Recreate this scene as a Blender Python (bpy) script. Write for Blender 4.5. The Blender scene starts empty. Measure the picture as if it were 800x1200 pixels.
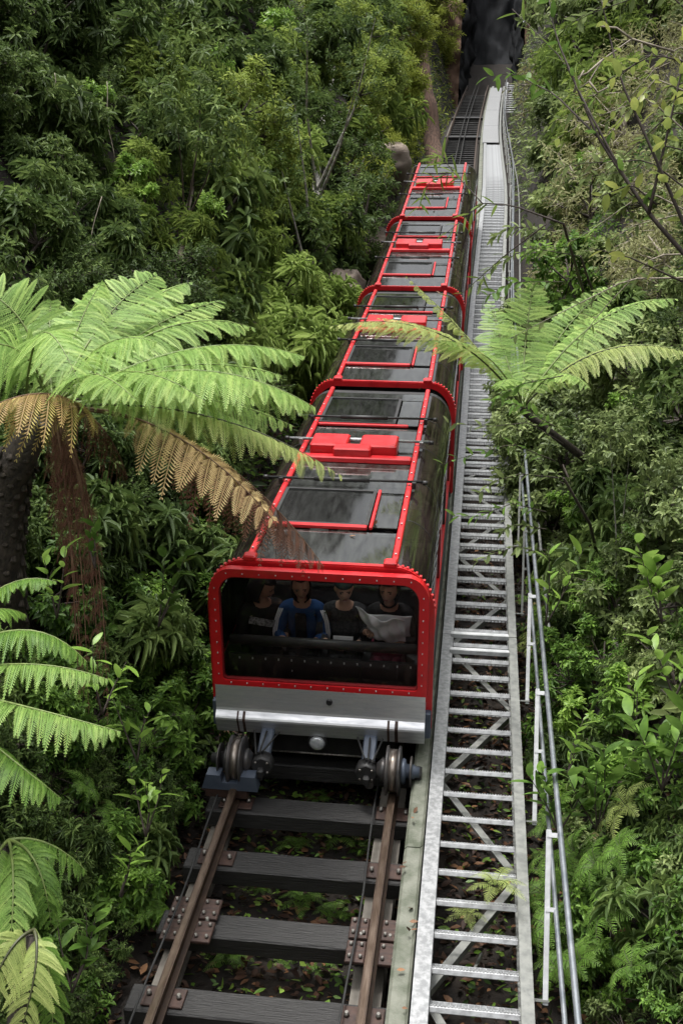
import bpy, bmesh, math, random
import numpy as np
from mathutils import Vector, Matrix, Euler

SC = bpy.context.scene
COL = SC.collection
rng = np.random.default_rng(7)
random.seed(7)
R = math.radians
PI = math.pi

# ------------------------------------------------------------------ camera
CAM = np.array([1.1183, -8.8247, -0.5137]); YAW, PIT, ROL = 0.12499, 0.28304, 0.0783; FPX = 1260.44
_f = np.array([-math.sin(YAW)*math.cos(PIT), math.cos(YAW)*math.cos(PIT), math.sin(PIT)])
_r = np.array([math.cos(YAW), math.sin(YAW), 0.0]); _u = np.cross(_r, _f)
RT = math.cos(ROL)*_r + math.sin(ROL)*_u; UP = -math.sin(ROL)*_r + math.cos(ROL)*_u; FW = _f
cd = bpy.data.cameras.new('camera'); cam = bpy.data.objects.new('camera', cd); COL.objects.link(cam)
cam.matrix_world = Matrix(((RT[0], UP[0], -FW[0], CAM[0]), (RT[1], UP[1], -FW[1], CAM[1]), (RT[2], UP[2], -FW[2], CAM[2]), (0, 0, 0, 1)))
cd.sensor_fit = 'HORIZONTAL'; cd.sensor_width = 36.0; cd.lens = 36.0*FPX/800.0
cd.clip_start = 0.05; cd.clip_end = 2000
SC.camera = cam

# ------------------------------------------------------------------ light: overcast day
SUN_EL, SUN_AZ = R(62), R(200)
w = bpy.data.worlds.new('World'); SC.world = w; w.use_nodes = True
nt = w.node_tree; nt.nodes.clear()
sky = nt.nodes.new('ShaderNodeTexSky'); sky.sky_type = 'NISHITA'; sky.sun_disc = False
sky.sun_elevation = SUN_EL; sky.sun_rotation = SUN_AZ; sky.air_density = 1.0; sky.dust_density = 4.0; sky.ozone_density = 1.0
hsv = nt.nodes.new('ShaderNodeHueSaturation'); hsv.inputs['Saturation'].default_value = 0.12   # grey cloud cover
bg = nt.nodes.new('ShaderNodeBackground'); bg.inputs[1].default_value = 0.15
out = nt.nodes.new('ShaderNodeOutputWorld')
nt.links.new(sky.outputs[0], hsv.inputs['Color']); nt.links.new(hsv.outputs[0], bg.inputs[0]); nt.links.new(bg.outputs[0], out.inputs[0])
sd = bpy.data.lights.new('sun', 'SUN'); sd.energy = 1.5; sd.angle = R(10); sd.color = (1.0, 0.97, 0.92)
so = bpy.data.objects.new('sun', sd); COL.objects.link(so)
_sd = Vector((math.sin(SUN_AZ)*math.cos(SUN_EL), math.cos(SUN_AZ)*math.cos(SUN_EL), math.sin(SUN_EL)))
so.rotation_euler = _sd.to_track_quat('Z', 'Y').to_euler(); so.location = (0, 0, 60)
vs = SC.view_settings; vs.view_transform = 'Standard'; vs.look = 'None'; vs.gamma = 1.0; vs.exposure = 1.25
SC.cycles.max_bounces = 7; SC.cycles.transparent_max_bounces = 10; SC.cycles.diffuse_bounces = 3; SC.cycles.glossy_bounces = 3
SC.cycles.use_denoising = True

# ------------------------------------------------------------------ the incline: a curve in the vertical plane
KN = np.array([-8, 1., 6., 11, 16, 21, 28, 38, 50, 60.])
KPH = np.array([0.66323, 0.66323, 0.70904, 0.72518, 0.83948, 0.79712, 0.70984, 0.73248, 0.762, 0.76703])
KLA = np.array([0., 0., 0., -0.00182, 0.01401, 0.0152, -0.00656, -0.00355, 0.01654, 0.02538])
SS = np.linspace(-20, 90, 2201)
_ph = np.interp(SS, KN, KPH); _la = np.interp(SS, KN, KLA)
def _integ(v):
    c = np.concatenate([[0], np.cumsum((v[1:]+v[:-1])/2*(SS[1]-SS[0]))]); return c-np.interp(0, SS, c)
_X, _Y, _Z = _integ(np.sin(_la)), _integ(np.cos(_ph)*np.cos(_la)), _integ(np.sin(_ph))
def slope(s): return np.interp(s, SS, _ph)
def P(s, X=0.0, U=0.0):
    s = np.asarray(s, float); ph = slope(s)
    return np.stack([np.interp(s, SS, _X)+X+0*s, np.interp(s, SS, _Y)-np.sin(ph)*U, np.interp(s, SS, _Z)+np.cos(ph)*U], -1)
def V(s, X=0.0, U=0.0): return Vector(P(s, X, U))
def track_z(y): return np.interp(y, _Y, _Z)
def track_x(y): return np.interp(y, _Y, _X)
def ray(px, py):
    d = FW + RT*(px-400)/FPX + UP*(600-py)/FPX
    return d/np.linalg.norm(d)
def at(px, py, depth): return CAM + (FW + RT*(px-400)/FPX + UP*(600-py)/FPX)*depth
def to_px(p):
    q = np.asarray(p)-CAM; z = q@FW
    return 400+FPX*(q@RT)/z, 600-FPX*(q@UP)/z, z

# ------------------------------------------------------------------ noise
def _h(ix, iy, iz, seed):
    n = (ix*374761393 + iy*668265263 + iz*2147483647 + seed*1274126177) & 0xffffffff
    n = ((n ^ (n >> 13))*1274126177) & 0xffffffff
    return ((n ^ (n >> 16)) & 0xffff)/65535.0
def vnoise(p, seed=0):
    p = np.asarray(p, float); i = np.floor(p).astype(np.int64); f = p-i; f = f*f*(3-2*f); r = 0
    for dx in (0, 1):
        for dy in (0, 1):
            for dz in (0, 1):
                wgt = (f[..., 0] if dx else 1-f[..., 0])*(f[..., 1] if dy else 1-f[..., 1])*(f[..., 2] if dz else 1-f[..., 2])
                r = r + wgt*_h(i[..., 0]+dx, i[..., 1]+dy, i[..., 2]+dz, seed)
    return r-0.5
def fbm(p, seed=0, octv=3):
    p = np.asarray(p, float); r = 0; a = 1.0
    for k in range(octv): r = r+a*vnoise(p*2**k, seed+k); a *= .5
    return r

# ------------------------------------------------------------------ objects
def tag(o, label=None, cat=None, group=None, kind=None):
    if label: o['label'] = label
    if cat: o['category'] = cat
    if group: o['group'] = group
    if kind: o['kind'] = kind
    return o
def thing(name, label, cat, loc=(0, 0, 0), rot=(0, 0, 0), group=None, scale=1.0):
    o = bpy.data.objects.new(name, None); COL.objects.link(o); o.location = loc; o.rotation_euler = rot
    o.scale = (scale,)*3; o.empty_display_size = .2
    return tag(o, label, cat, group)
def link(name, me, parent=None, loc=None, rot=None, scale=None):
    o = bpy.data.objects.new(name, me); COL.objects.link(o)
    if parent is not None: o.parent = parent
    if loc is not None: o.location = loc
    if rot is not None: o.rotation_euler = rot
    if scale is not None: o.scale = scale if hasattr(scale, '__len__') else (scale,)*3
    return o

class MB:
    """collects polygons and links them as one mesh"""
    def __init__(s): s.v = []; s.f = []; s.m = []; s.sm = []
    def add(s, vs_, fs, mi=0, smooth=False):
        b = len(s.v); s.v.extend([tuple(map(float, p)) for p in vs_])
        for f in fs: s.f.append(tuple(b+i for i in f)); s.m.append(mi); s.sm.append(smooth)
        return s
    def box(s, c, d, mi=0, M=None, bev=0.0):
        x, y, z = d[0]/2, d[1]/2, d[2]/2
        if bev <= 0:
            vs_ = [(sx*x, sy*y, sz*z) for sz in (-1, 1) for sy in (-1, 1) for sx in (-1, 1)]
            fs = [(0, 2, 3, 1), (4, 5, 7, 6), (0, 1, 5, 4), (2, 6, 7, 3), (0, 4, 6, 2), (1, 3, 7, 5)]
        else:
            b = min(bev, x*.9, y*.9, z*.9); vs_ = []; fs = []
            ring = [(1, 1), (-1, 1), (-1, -1), (1, -1)]
            def lay(zz, q):
                i0 = len(vs_)
                for (ax, ay) in ring:
                    a1 = (ax*(x-q), ay*(y-q-b), zz); a2 = (ax*(x-q-b), ay*(y-q), zz)
                    vs_.extend([a1, a2] if ax*ay > 0 else [a2, a1])
                return i0
            L = [lay(-z, b), lay(-z+b, 0), lay(z-b, 0), lay(z, b)]
            for k in range(3):
                for j in range(8): fs.append((L[k]+j, L[k]+(j+1) % 8, L[k+1]+(j+1) % 8, L[k+1]+j))
            fs.append(tuple(L[0]+j for j in range(7, -1, -1))); fs.append(tuple(L[3]+j for j in range(8)))
        o = Vector(c)
        vs_ = [(M @ Vector(p) + o) if M is not None else Vector(p)+o for p in vs_]
        return s.add(vs_, fs, mi)
    def tube(s, pts, r, n=8, mi=0, cap=True, smooth=True):
        pts = [Vector(p) for p in pts]; rr = r if hasattr(r, '__len__') else [r]*len(pts)
        vs_ = []; fs = []; pu = None
        for i, p in enumerate(pts):
            t = (pts[min(i+1, len(pts)-1)]-pts[max(i-1, 0)]).normalized()
            if pu is None: pu = Vector((0, 0, 1)) if abs(t.z) < .9 else Vector((1, 0, 0))
            a = (pu - t*pu.dot(t)).normalized(); b = t.cross(a); pu = a
            for k in range(n):
                an = 2*PI*k/n; vs_.append(p + (a*math.cos(an)+b*math.sin(an))*rr[i])
        for i in range(len(pts)-1):
            for k in range(n): fs.append((i*n+k, i*n+(k+1) % n, (i+1)*n+(k+1) % n, (i+1)*n+k))
        s.add(vs_, fs, mi, smooth)
        if cap:
            b0 = len(s.v)-len(vs_); l = b0+(len(pts)-1)*n
            s.f.append(tuple(b0+k for k in range(n-1, -1, -1))); s.f.append(tuple(l+k for k in range(n))); s.m += [mi, mi]; s.sm += [False, False]
        return s
    def lathe(s, prof, axis='X', n=20, c=(0, 0, 0), mi=0):
        vs_ = []; fs = []
        for (a, r) in prof:
            for k in range(n):
                an = 2*PI*k/n; q = (a, r*math.cos(an), r*math.sin(an))
                if axis == 'Y': q = (q[1], q[0], q[2])
                if axis == 'Z': q = (q[1], q[2], q[0])
                vs_.append((q[0]+c[0], q[1]+c[1], q[2]+c[2]))
        m = len(prof)
        for i in range(m-1):
            for k in range(n): fs.append((i*n+k, i*n+(k+1) % n, (i+1)*n+(k+1) % n, (i+1)*n+k))
        s.add(vs_, fs, mi, True)
        b0 = len(s.v)-len(vs_); s.f.append(tuple(b0+k for k in range(n-1, -1, -1))); s.f.append(tuple(b0+(m-1)*n+k for k in range(n))); s.m += [mi, mi]; s.sm += [False, False]
        return s
    def ring(s, A, B, y0, y1, mi=0):
        """a frame between closed outlines A (outer) and B (inner), both lists of (x, z), from y0 to y1"""
        n = len(A); vs_ = []
        for (o, y) in ((A, y0), (A, y1), (B, y0), (B, y1)): vs_ += [(p[0], y, p[1]) for p in o]
        fs = []
        for k in range(n):
            j = (k+1) % n
            fs += [(k, j, n+j, n+k), (2*n+k, 3*n+k, 3*n+j, 2*n+j), (k, 2*n+k, 2*n+j, j), (n+k, n+j, 3*n+j, 3*n+k)]
        return s.add(vs_, fs, mi)
    def sweep(s, poly, ss, mi=0, closed=True):
        """section poly [(X, U)] swept along the incline"""
        n = len(poly); vs_ = []; fs = []
        for q in ss:
            for (X, U) in poly: vs_.append(P(q, X, U))
        for i in range(len(ss)-1):
            for k in range(n if closed else n-1): fs.append((i*n+k, i*n+(k+1) % n, (i+1)*n+(k+1) % n, (i+1)*n+k))
        s.add(vs_, fs, mi)
        if closed:
            b0 = len(s.v)-len(vs_); l = b0+(len(ss)-1)*n
            s.f.append(tuple(b0+k for k in range(n-1, -1, -1))); s.f.append(tuple(l+k for k in range(n))); s.m += [mi, mi]; s.sm += [False, False]
        return s
    def mesh(s, name, mats):
        me = bpy.data.meshes.new(name); me.from_pydata(s.v, [], s.f)
        for m in (mats if isinstance(mats, (list, tuple)) else [mats]): me.materials.append(m)
        me.polygons.foreach_set('material_index', s.m); me.polygons.foreach_set('use_smooth', s.sm); me.update()
        bm = bmesh.new(); bm.from_mesh(me); bmesh.ops.recalc_face_normals(bm, faces=bm.faces); bm.to_mesh(me); bm.free()
        return me
    def build(s, name, mats, parent=None, **k): return link(name, s.mesh(name, mats), parent, **k)

def np_mesh(name, verts, quads, mats, tint=None, mi=None, tris=None):
    me = bpy.data.meshes.new(name); verts = np.asarray(verts, np.float32).reshape(-1, 3)
    quads = np.asarray(quads, np.int32).reshape(-1, 4)
    me.vertices.add(len(verts)); me.vertices.foreach_set('co', verts.ravel())
    me.loops.add(quads.size); me.loops.foreach_set('vertex_index', quads.ravel())
    me.polygons.add(len(quads)); me.polygons.foreach_set('loop_start', np.arange(0, quads.size, 4, dtype=np.int32))
    me.polygons.foreach_set('loop_total', np.full(len(quads), 4, np.int32))
    for m in (mats if isinstance(mats, (list, tuple)) else [mats]): me.materials.append(m)
    if mi is not None: me.polygons.foreach_set('material_index', np.asarray(mi, np.int32))
    me.update(calc_edges=True)
    if tint is not None:
        a = me.attributes.new('tint', 'FLOAT', 'POINT'); a.data.foreach_set('value', np.asarray(tint, np.float32))
    return me

# ------------------------------------------------------------------ materials
def newmat(name):
    m = bpy.data.materials.new(name); m.use_nodes = True; t = m.node_tree; t.nodes.clear()
    o = t.nodes.new('ShaderNodeOutputMaterial'); return m, t, o
def node(t, k, **kw):
    n = t.nodes.new(k)
    for a, b in kw.items(): setattr(n, a, b)
    return n
def ramp(t, fac, stops):
    r = node(t, 'ShaderNodeValToRGB'); e = r.color_ramp.elements
    while len(e) < len(stops): e.new(0.5)
    for i, (p, c) in enumerate(stops): e[i].position = p; e[i].color = (*c, 1) if len(c) == 3 else c
    t.links.new(fac, r.inputs[0]); return r.outputs[0]
def noise_out(t, scale, detail=5, stretch=None, rough=.6, coord='Object'):
    tc = node(t, 'ShaderNodeTexCoord'); n = node(t, 'ShaderNodeTexNoise'); n.inputs['Scale'].default_value = scale; n.inputs['Detail'].default_value = detail; n.inputs['Roughness'].default_value = rough
    if stretch:
        mp = node(t, 'ShaderNodeMapping'); mp.inputs['Scale'].default_value = stretch; t.links.new(tc.outputs[coord], mp.inputs[0]); t.links.new(mp.outputs[0], n.inputs['Vector'])
    else: t.links.new(tc.outputs[coord], n.inputs['Vector'])
    return n.outputs['Fac']
def simple(name, c1, c2=None, rough=.5, metal=0., scale=8., stretch=None, bump=0., lo=.35, hi=.65, rough2=None, coat=0., spec=.5, bscale=None):
    m, t, o = newmat(name); b = node(t, 'ShaderNodeBsdfPrincipled')
    b.inputs['Roughness'].default_value = rough; b.inputs['Metallic'].default_value = metal; b.inputs['Coat Weight'].default_value = coat; b.inputs['Specular IOR Level'].default_value = spec
    f = noise_out(t, scale, 6, stretch)
    t.links.new(ramp(t, f, [(lo, c1), (hi, c2 or c1)]), b.inputs['Base Color'])
    if rough2 is not None:
        mr = node(t, 'ShaderNodeMapRange'); mr.inputs[1].default_value = .3; mr.inputs[2].default_value = .7; mr.inputs[3].default_value = rough; mr.inputs[4].default_value = rough2
        t.links.new(f, mr.inputs[0]); t.links.new(mr.outputs[0], b.inputs['Roughness'])
    if bump:
        bp = node(t, 'ShaderNodeBump'); bp.inputs['Strength'].default_value = bump; bp.inputs['Distance'].default_value = .02
        t.links.new(f if bscale is None else noise_out(t, bscale, 6, stretch), bp.inputs['Height']); t.links.new(bp.outputs[0], b.inputs['Normal'])
    t.links.new(b.outputs[0], o.inputs[0]); return m
def leafmat(name, dark, mid, light, rough=.42, trans=.3, spec=.45, rand=.35):
    m, t, o = newmat(name)
    at_ = node(t, 'ShaderNodeAttribute', attribute_name='tint'); oi = node(t, 'ShaderNodeObjectInfo')
    mm = node(t, 'ShaderNodeMath', operation='MULTIPLY_ADD'); mm.inputs[1].default_value = rand; mm.inputs[2].default_value = -rand/2; t.links.new(oi.outputs['Random'], mm.inputs[0])
    ad = node(t, 'ShaderNodeMath', operation='ADD', use_clamp=True); t.links.new(mm.outputs[0], ad.inputs[0]); t.links.new(at_.outputs['Fac'], ad.inputs[1])
    col = ramp(t, ad.outputs[0], [(0.0, dark), (.5, mid), (1.0, light)])
    b = node(t, 'ShaderNodeBsdfPrincipled'); b.inputs['Roughness'].default_value = rough; b.inputs['Specular IOR Level'].default_value = spec; t.links.new(col, b.inputs['Base Color'])
    tr = node(t, 'ShaderNodeBsdfTranslucent'); g = node(t, 'ShaderNodeGamma'); g.inputs[1].default_value = .85; t.links.new(col, g.inputs[0]); t.links.new(g.outputs[0], tr.inputs[0])
    mx = node(t, 'ShaderNodeMixShader'); mx.inputs[0].default_value = trans; t.links.new(b.outputs[0], mx.inputs[1]); t.links.new(tr.outputs[0], mx.inputs[2]); t.links.new(mx.outputs[0], o.inputs[0])
    return m
def glassmat(name, tint, grime=None, gw=0.0, rough=.03, ior=1.45, streak=(9, 1.6, 9)):
    m, t, o = newmat(name)
    tr = node(t, 'ShaderNodeBsdfTransparent'); tr.inputs[0].default_value = (*tint, 1)
    body = tr.outputs[0]
    gl = node(t, 'ShaderNodeBsdfGlossy'); gl.inputs['Roughness'].default_value = rough
    if grime:
        f = noise_out(t, 2.2, 7, streak, .62)
        d = node(t, 'ShaderNodeBsdfDiffuse'); d.inputs[0].default_value = (*grime, 1)
        mr = node(t, 'ShaderNodeMapRange'); mr.inputs[1].default_value = .36; mr.inputs[2].default_value = .68; mr.inputs[3].default_value = gw*.35; mr.inputs[4].default_value = gw*1.5
        t.links.new(f, mr.inputs[0]); mx0 = node(t, 'ShaderNodeMixShader'); t.links.new(mr.outputs[0], mx0.inputs[0]); t.links.new(body, mx0.inputs[1]); t.links.new(d.outputs[0], mx0.inputs[2]); body = mx0.outputs[0]
        mr2 = node(t, 'ShaderNodeMapRange'); mr2.inputs[1].default_value = .3; mr2.inputs[2].default_value = .7; mr2.inputs[3].default_value = rough; mr2.inputs[4].default_value = rough+.07
        t.links.new(f, mr2.inputs[0]); t.links.new(mr2.outputs[0], gl.inputs['Roughness'])
    fr = node(t, 'ShaderNodeFresnel'); fr.inputs[0].default_value = ior
    mx = node(t, 'ShaderNodeMixShader'); t.links.new(fr.outputs[0], mx.inputs[0]); t.links.new(body, mx.inputs[1]); t.links.new(gl.outputs[0], mx.inputs[2]); t.links.new(mx.outputs[0], o.inputs[0])
    return m

M = {}
M['red'] = simple('red_paint', (.34, .008, .012), (.50, .007, .012), .3, 0, 9, (1, 1, .6), lo=.22, hi=.5, coat=.2, rough2=.55, bump=.04)
M['darkred'] = simple('dark_red_paint', (.22, .008, .012), (.16, .01, .012), .45, 0, 6)
M['black'] = simple('black_metal', (.012, .012, .013), (.025, .024, .024), .5, 0, 12)
M['rubber'] = simple('black_rubber', (.01, .01, .01), (.018, .018, .018), .7)
M['steelblue'] = simple('blue_grey_steel', (.05, .065, .095), (.075, .09, .12), .38, .2, 9, rough2=.6)
M['brushed'] = simple('brushed_steel', (.78, .78, .80), (.52, .53, .56), .34, .8, 5, (1, 1, 7), lo=.3, hi=.72, rough2=.55)
M['worn'] = simple('worn_wheel_steel', (.28, .25, .22), (.12, .09, .075), .32, .8, 10, (6, 1, 1))
M['wheel'] = simple('dark_wheel_steel', (.045, .045, .048), (.09, .08, .075), .42, .5, 10)
M['galv'] = simple('galvanised_steel', (.20, .205, .21), (.32, .325, .33), .42, .55, 26, lo=.4, hi=.6, rough2=.6, bump=.05)
M['tread'] = simple('tread_steel', (.30, .305, .31), (.46, .47, .48), .4, .45, 26, lo=.35, hi=.6, rough2=.6, bump=.08)
M['galvdull'] = simple('dull_galvanised_steel', (.12, .125, .12), (.22, .225, .21), .5, .4, 18, lo=.3, hi=.62, rough2=.68, bump=.08)
M['pipe'] = simple('wet_pipe_steel', (.20, .225, .25), (.34, .36, .38), .3, .6, 12)
M['white'] = simple('white_post_paint', (.52, .53, .54), (.36, .37, .375), .45, 0, 14)
M['lichen'] = simple('lichen_concrete', (.065, .075, .05), (.155, .16, .13), .75, 0, 7, lo=.35, hi=.62, bump=.25, bscale=60)
M['rail'] = simple('rusty_rail_steel', (.034, .020, .013), (.068, .042, .027), .42, .45, 14, (1, .4, 1), rough2=.6)
M['railtop'] = simple('polished_rail_head', (.075, .050, .034), (.15, .112, .085), .33, .7, 9, (3, .4, 1))
M['rust'] = simple('rusted_plate', (.026, .0145, .012), (.058, .030, .022), .6, .2, 16, bump=.2)
M['bolt'] = simple('bright_bolt', (.24, .23, .21), (.09, .075, .065), .38, .6, 40)
M['beam'] = simple('weathered_beam', (.085, .075, .062), (.16, .145, .125), .65, .1, 6, lo=.3, hi=.65, bump=.15)
M['timber'] = simple('wet_dark_timber', (.005, .0048, .0048), (.020, .0185, .018), .62, 0, 7, (1.2, 14, 14), lo=.3, hi=.7, bump=.5)
M['soil'] = simple('dark_soil', (.006, .0045, .0035), (.020, .0135, .009), .92, 0, 3.2, bump=.8, bscale=14)
M['rock'] = simple('weathered_sandstone', (.13, .095, .07), (.25, .21, .175), .85, 0, 2.3, (1, 1, 2.4), lo=.3, hi=.7, bump=.9, bscale=6)
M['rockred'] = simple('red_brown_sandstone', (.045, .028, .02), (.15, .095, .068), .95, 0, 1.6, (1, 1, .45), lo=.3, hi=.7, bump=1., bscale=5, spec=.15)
M['rockdark'] = simple('shade_dark_rock', (.014, .015, .0165), (.042, .044, .048), .95, 0, .8, (1, 1, .4), lo=.3, hi=.7, bump=.7, bscale=3, spec=.08)  # grey rock, its colour darkened to paint in the shade inside the cleft
M['bark'] = simple('brown_bark', (.05, .036, .026), (.10, .078, .058), .85, 0, 9, (3, 3, .6), bump=.6)
M['redbark'] = simple('red_brown_bark', (.05, .03, .022), (.17, .10, .07), .9, 0, 5, (3, 3, .5), lo=.35, hi=.68, bump=1.)
M['palebark'] = simple('pale_bark', (.10, .095, .085), (.36, .34, .31), .8, 0, 7, (2, 2, .8), lo=.35, hi=.6, bump=.3)
M['twig'] = simple('dark_twig', (.03, .022, .018), (.06, .045, .036), .8, 0, 14)
M['palewig'] = simple('dry_twig', (.20, .17, .13), (.32, .28, .22), .8, 0, 14)
M['ferntrunk'] = simple('fern_trunk', (.014, .011, .009), (.05, .038, .028), .9, 0, 14, (2, 2, 1), bump=1.)
M['rachis'] = simple('frond_stalk', (.03, .035, .014), (.06, .065, .024), .5, 0, 10)
M['greenstalk'] = simple('green_frond_stalk', (.10, .14, .035), (.17, .22, .06), .5, 0, 10)
M['deadstalk'] = simple('dead_stalk', (.09, .045, .025), (.15, .085, .045), .7, 0, 10)
# foliage
M['L_dark'] = leafmat('leaf_dark', (.020, .036, .010), (.060, .102, .024), (.165, .235, .060), .55, .32, .22)
M['L_narrow'] = leafmat('leaf_narrow', (.042, .072, .014), (.120, .185, .034), (.28, .37, .075), .55, .38, .22)
M['L_bamboo'] = leafmat('leaf_strap', (.10, .16, .03), (.24, .34, .072), (.42, .54, .15), .5, .4, .25)
M['L_sunlit'] = leafmat('leaf_sunlit', (.07, .105, .018), (.18, .245, .042), (.36, .44, .09), .5, .4, .25)
M['L_wattle'] = leafmat('leaf_wattle', (.10, .125, .016), (.22, .27, .036), (.40, .45, .085), .55, .42, .22)
M['L_oval'] = leafmat('leaf_oval', (.046, .068, .022), (.135, .185, .060), (.32, .39, .14), .48, .34, .32)
M['L_dry'] = leafmat('leaf_dry', (.11, .095, .04), (.21, .215, .085), (.38, .39, .19), .6, .34, .2)
M['L_low'] = leafmat('leaf_low', (.026, .062, .011), (.088, .175, .028), (.22, .37, .06), .5, .36, .3)
M['L_bright'] = leafmat('leaf_bright', (.10, .20, .03), (.19, .33, .05), (.32, .48, .09), .42, .4, .45)
M['L_yellow'] = leafmat('leaf_yellow', (.10, .14, .03), (.20, .25, .05), (.36, .36, .08), .42, .4, .45)
M['F_tree'] = leafmat('frond_green', (.12, .22, .045), (.235, .39, .088), (.42, .57, .16), .5, .42, .28, .15)
M['F_pale'] = leafmat('frond_yellow_green', (.20, .26, .07), (.34, .42, .12), (.50, .56, .19), .5, .42, .35, .12)
M['F_low'] = leafmat('fern_low', (.065, .15, .022), (.145, .275, .045), (.26, .42, .08), .5, .38, .35, .3)
M['F_tan'] = leafmat('frond_tan', (.20, .12, .06), (.46, .32, .14), (.64, .50, .24), .65, .3, .3, .1)
M['F_brown'] = leafmat('frond_brown', (.05, .022, .014), (.115, .052, .034), (.19, .095, .058), .75, .2, .2, .1)
M['F_gold'] = leafmat('frond_gold', (.17, .10, .05), (.36, .24, .09), (.58, .49, .16), .6, .32, .3, .1)
M['litter'] = leafmat('fallen_leaf', (.03, .016, .011), (.09, .042, .023), (.26, .13, .06), .6, .1, .4, .0)

# ------------------------------------------------------------------ terrain
def terr(x, y):
    x = np.asarray(x, float); y = np.asarray(y, float); xc = x-track_x(y)
    base = np.where(y < -34, np.maximum(track_z(-34.)+(y+34)*.78, -70)-.72, track_z(y)-.72)
    n = fbm(np.stack([x*.22, y*.22, 0*x], -1), 3, 3)
    n2 = fbm(np.stack([x*.9, y*.9, 0*x+4], -1), 11, 3)
    steep = 1+np.clip((y-22)/14, 0, 1)*1.6
    dl = np.maximum(0, -1.12-xc); dr = np.maximum(0, xc-2.0)
    hl = np.where(dl < 9, dl*1.85*steep, 9*1.85*steep+(dl-9)*.75)
    hr = np.where(dr < 9, dr*1.9*steep, 9*1.9*steep+(dr-9)*.75)
    d = dl+dr; k = np.clip(d/1.5, 0, 1)
    far = np.clip((y+15)/8, 0.04, 1)   # the gully opens out to the valley behind the camera
    return base+(hl+hr)*far + k*(n*2.2) + (.06+k*.35)*n2
def terrain():
    xs = np.concatenate([[-900, -500, -250, -120], np.linspace(-70, -14, 22), np.linspace(-13.5, -2.6, 46), np.linspace(-2.4, 3.2, 44), np.linspace(3.4, 13.5, 42), np.linspace(14, 70, 22), [120, 250, 500, 900]])
    ys = np.concatenate([np.linspace(-900, -70, 14), np.linspace(-60, -12, 16), np.linspace(-11, 12, 120), np.linspace(12.4, 50, 90), np.linspace(51, 120, 30)])
    X, Y = np.meshgrid(xs, ys); Z = terr(X, Y); nx, ny = len(xs), len(ys)
    i = np.arange(nx*ny).reshape(ny, nx); q = np.stack([i[:-1, :-1], i[:-1, 1:], i[1:, 1:], i[1:, :-1]], -1)
    me = np_mesh('ground', np.stack([X, Y, Z], -1), q, M['soil']); me.polygons.foreach_set('use_smooth', np.ones(len(me.polygons), bool))
    tag(link('ground', me), kind='structure')
terrain()
def hit(px, py, tmax=90):
    d = ray(px, py); t = np.linspace(2.5, tmax, 1200); p = CAM+d*t[:, None]
    b = p[:, 2] < terr(p[:, 0], p[:, 1]); k = int(np.argmax(b))
    return (p[k], t[k]*(d@FW)) if b.any() else (p[-1], t[-1]*(d@FW))

# cliffs on both sides of the cleft where the track leaves the picture
def rock_sheet(name, corners, nu, nv, amp, freq, mat, seed):
    a, b, c, d = [np.array(q, float) for q in corners]
    u, v = np.meshgrid(np.linspace(0, 1, nu), np.linspace(0, 1, nv))
    p = (a*(1-u)[..., None]+b*u[..., None])*(1-v)[..., None]+(d*(1-u)[..., None]+c*u[..., None])*v[..., None]
    n = np.cross(b-a, d-a); n = n/np.linalg.norm(n)
    q = p*freq; q[..., 2] *= .55
    h = fbm(q, seed, 4); h = np.round(h*5)/5*.5+h*.5
    p = p+n*(h*amp)[..., None]
    i = np.arange(nu*nv).reshape(nv, nu); f = np.stack([i[:-1, :-1], i[:-1, 1:], i[1:, 1:], i[1:, :-1]], -1)
    o = link(name, np_mesh(name, p, f, mat)); return tag(o, kind='structure')
def ypos(s): return float(np.interp(s, SS, _Y))
def zpos(s): return float(np.interp(s, SS, _Z))
ye = ypos(57); ze = zpos(57); yb = ypos(82)
XT = float(track_x(ye))
zl, zh = ze-6, ze+16
rock_sheet('cliff_left', [(XT-14, ye-1, zl), (XT-.9, ye, zl), (XT-.9, ye, zh), (XT-14, ye-1, zh)], 110, 130, 1.7, .75, M['rockred'], 21)
rock_sheet('cliff_right', [(XT+2.45, ye+.5, zl), (XT+14, ye-4, zl), (XT+14, ye-4, zh), (XT+2.45, ye+.5, zh)], 110, 130, 1.5, .75, M['rockred'], 33)
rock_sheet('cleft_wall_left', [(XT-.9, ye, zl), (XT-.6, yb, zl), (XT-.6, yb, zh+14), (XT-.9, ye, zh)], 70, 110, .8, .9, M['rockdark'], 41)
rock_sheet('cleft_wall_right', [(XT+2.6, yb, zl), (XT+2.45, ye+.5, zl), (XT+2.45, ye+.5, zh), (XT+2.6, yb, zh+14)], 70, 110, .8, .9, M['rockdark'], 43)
rock_sheet('cleft_back_wall', [(XT-1, yb, zl), (XT+3, yb, zl), (XT+3, yb, zh+16), (XT-1, yb, zh+16)], 40, 90, 1.0, .9, M['rockdark'], 44)

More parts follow.
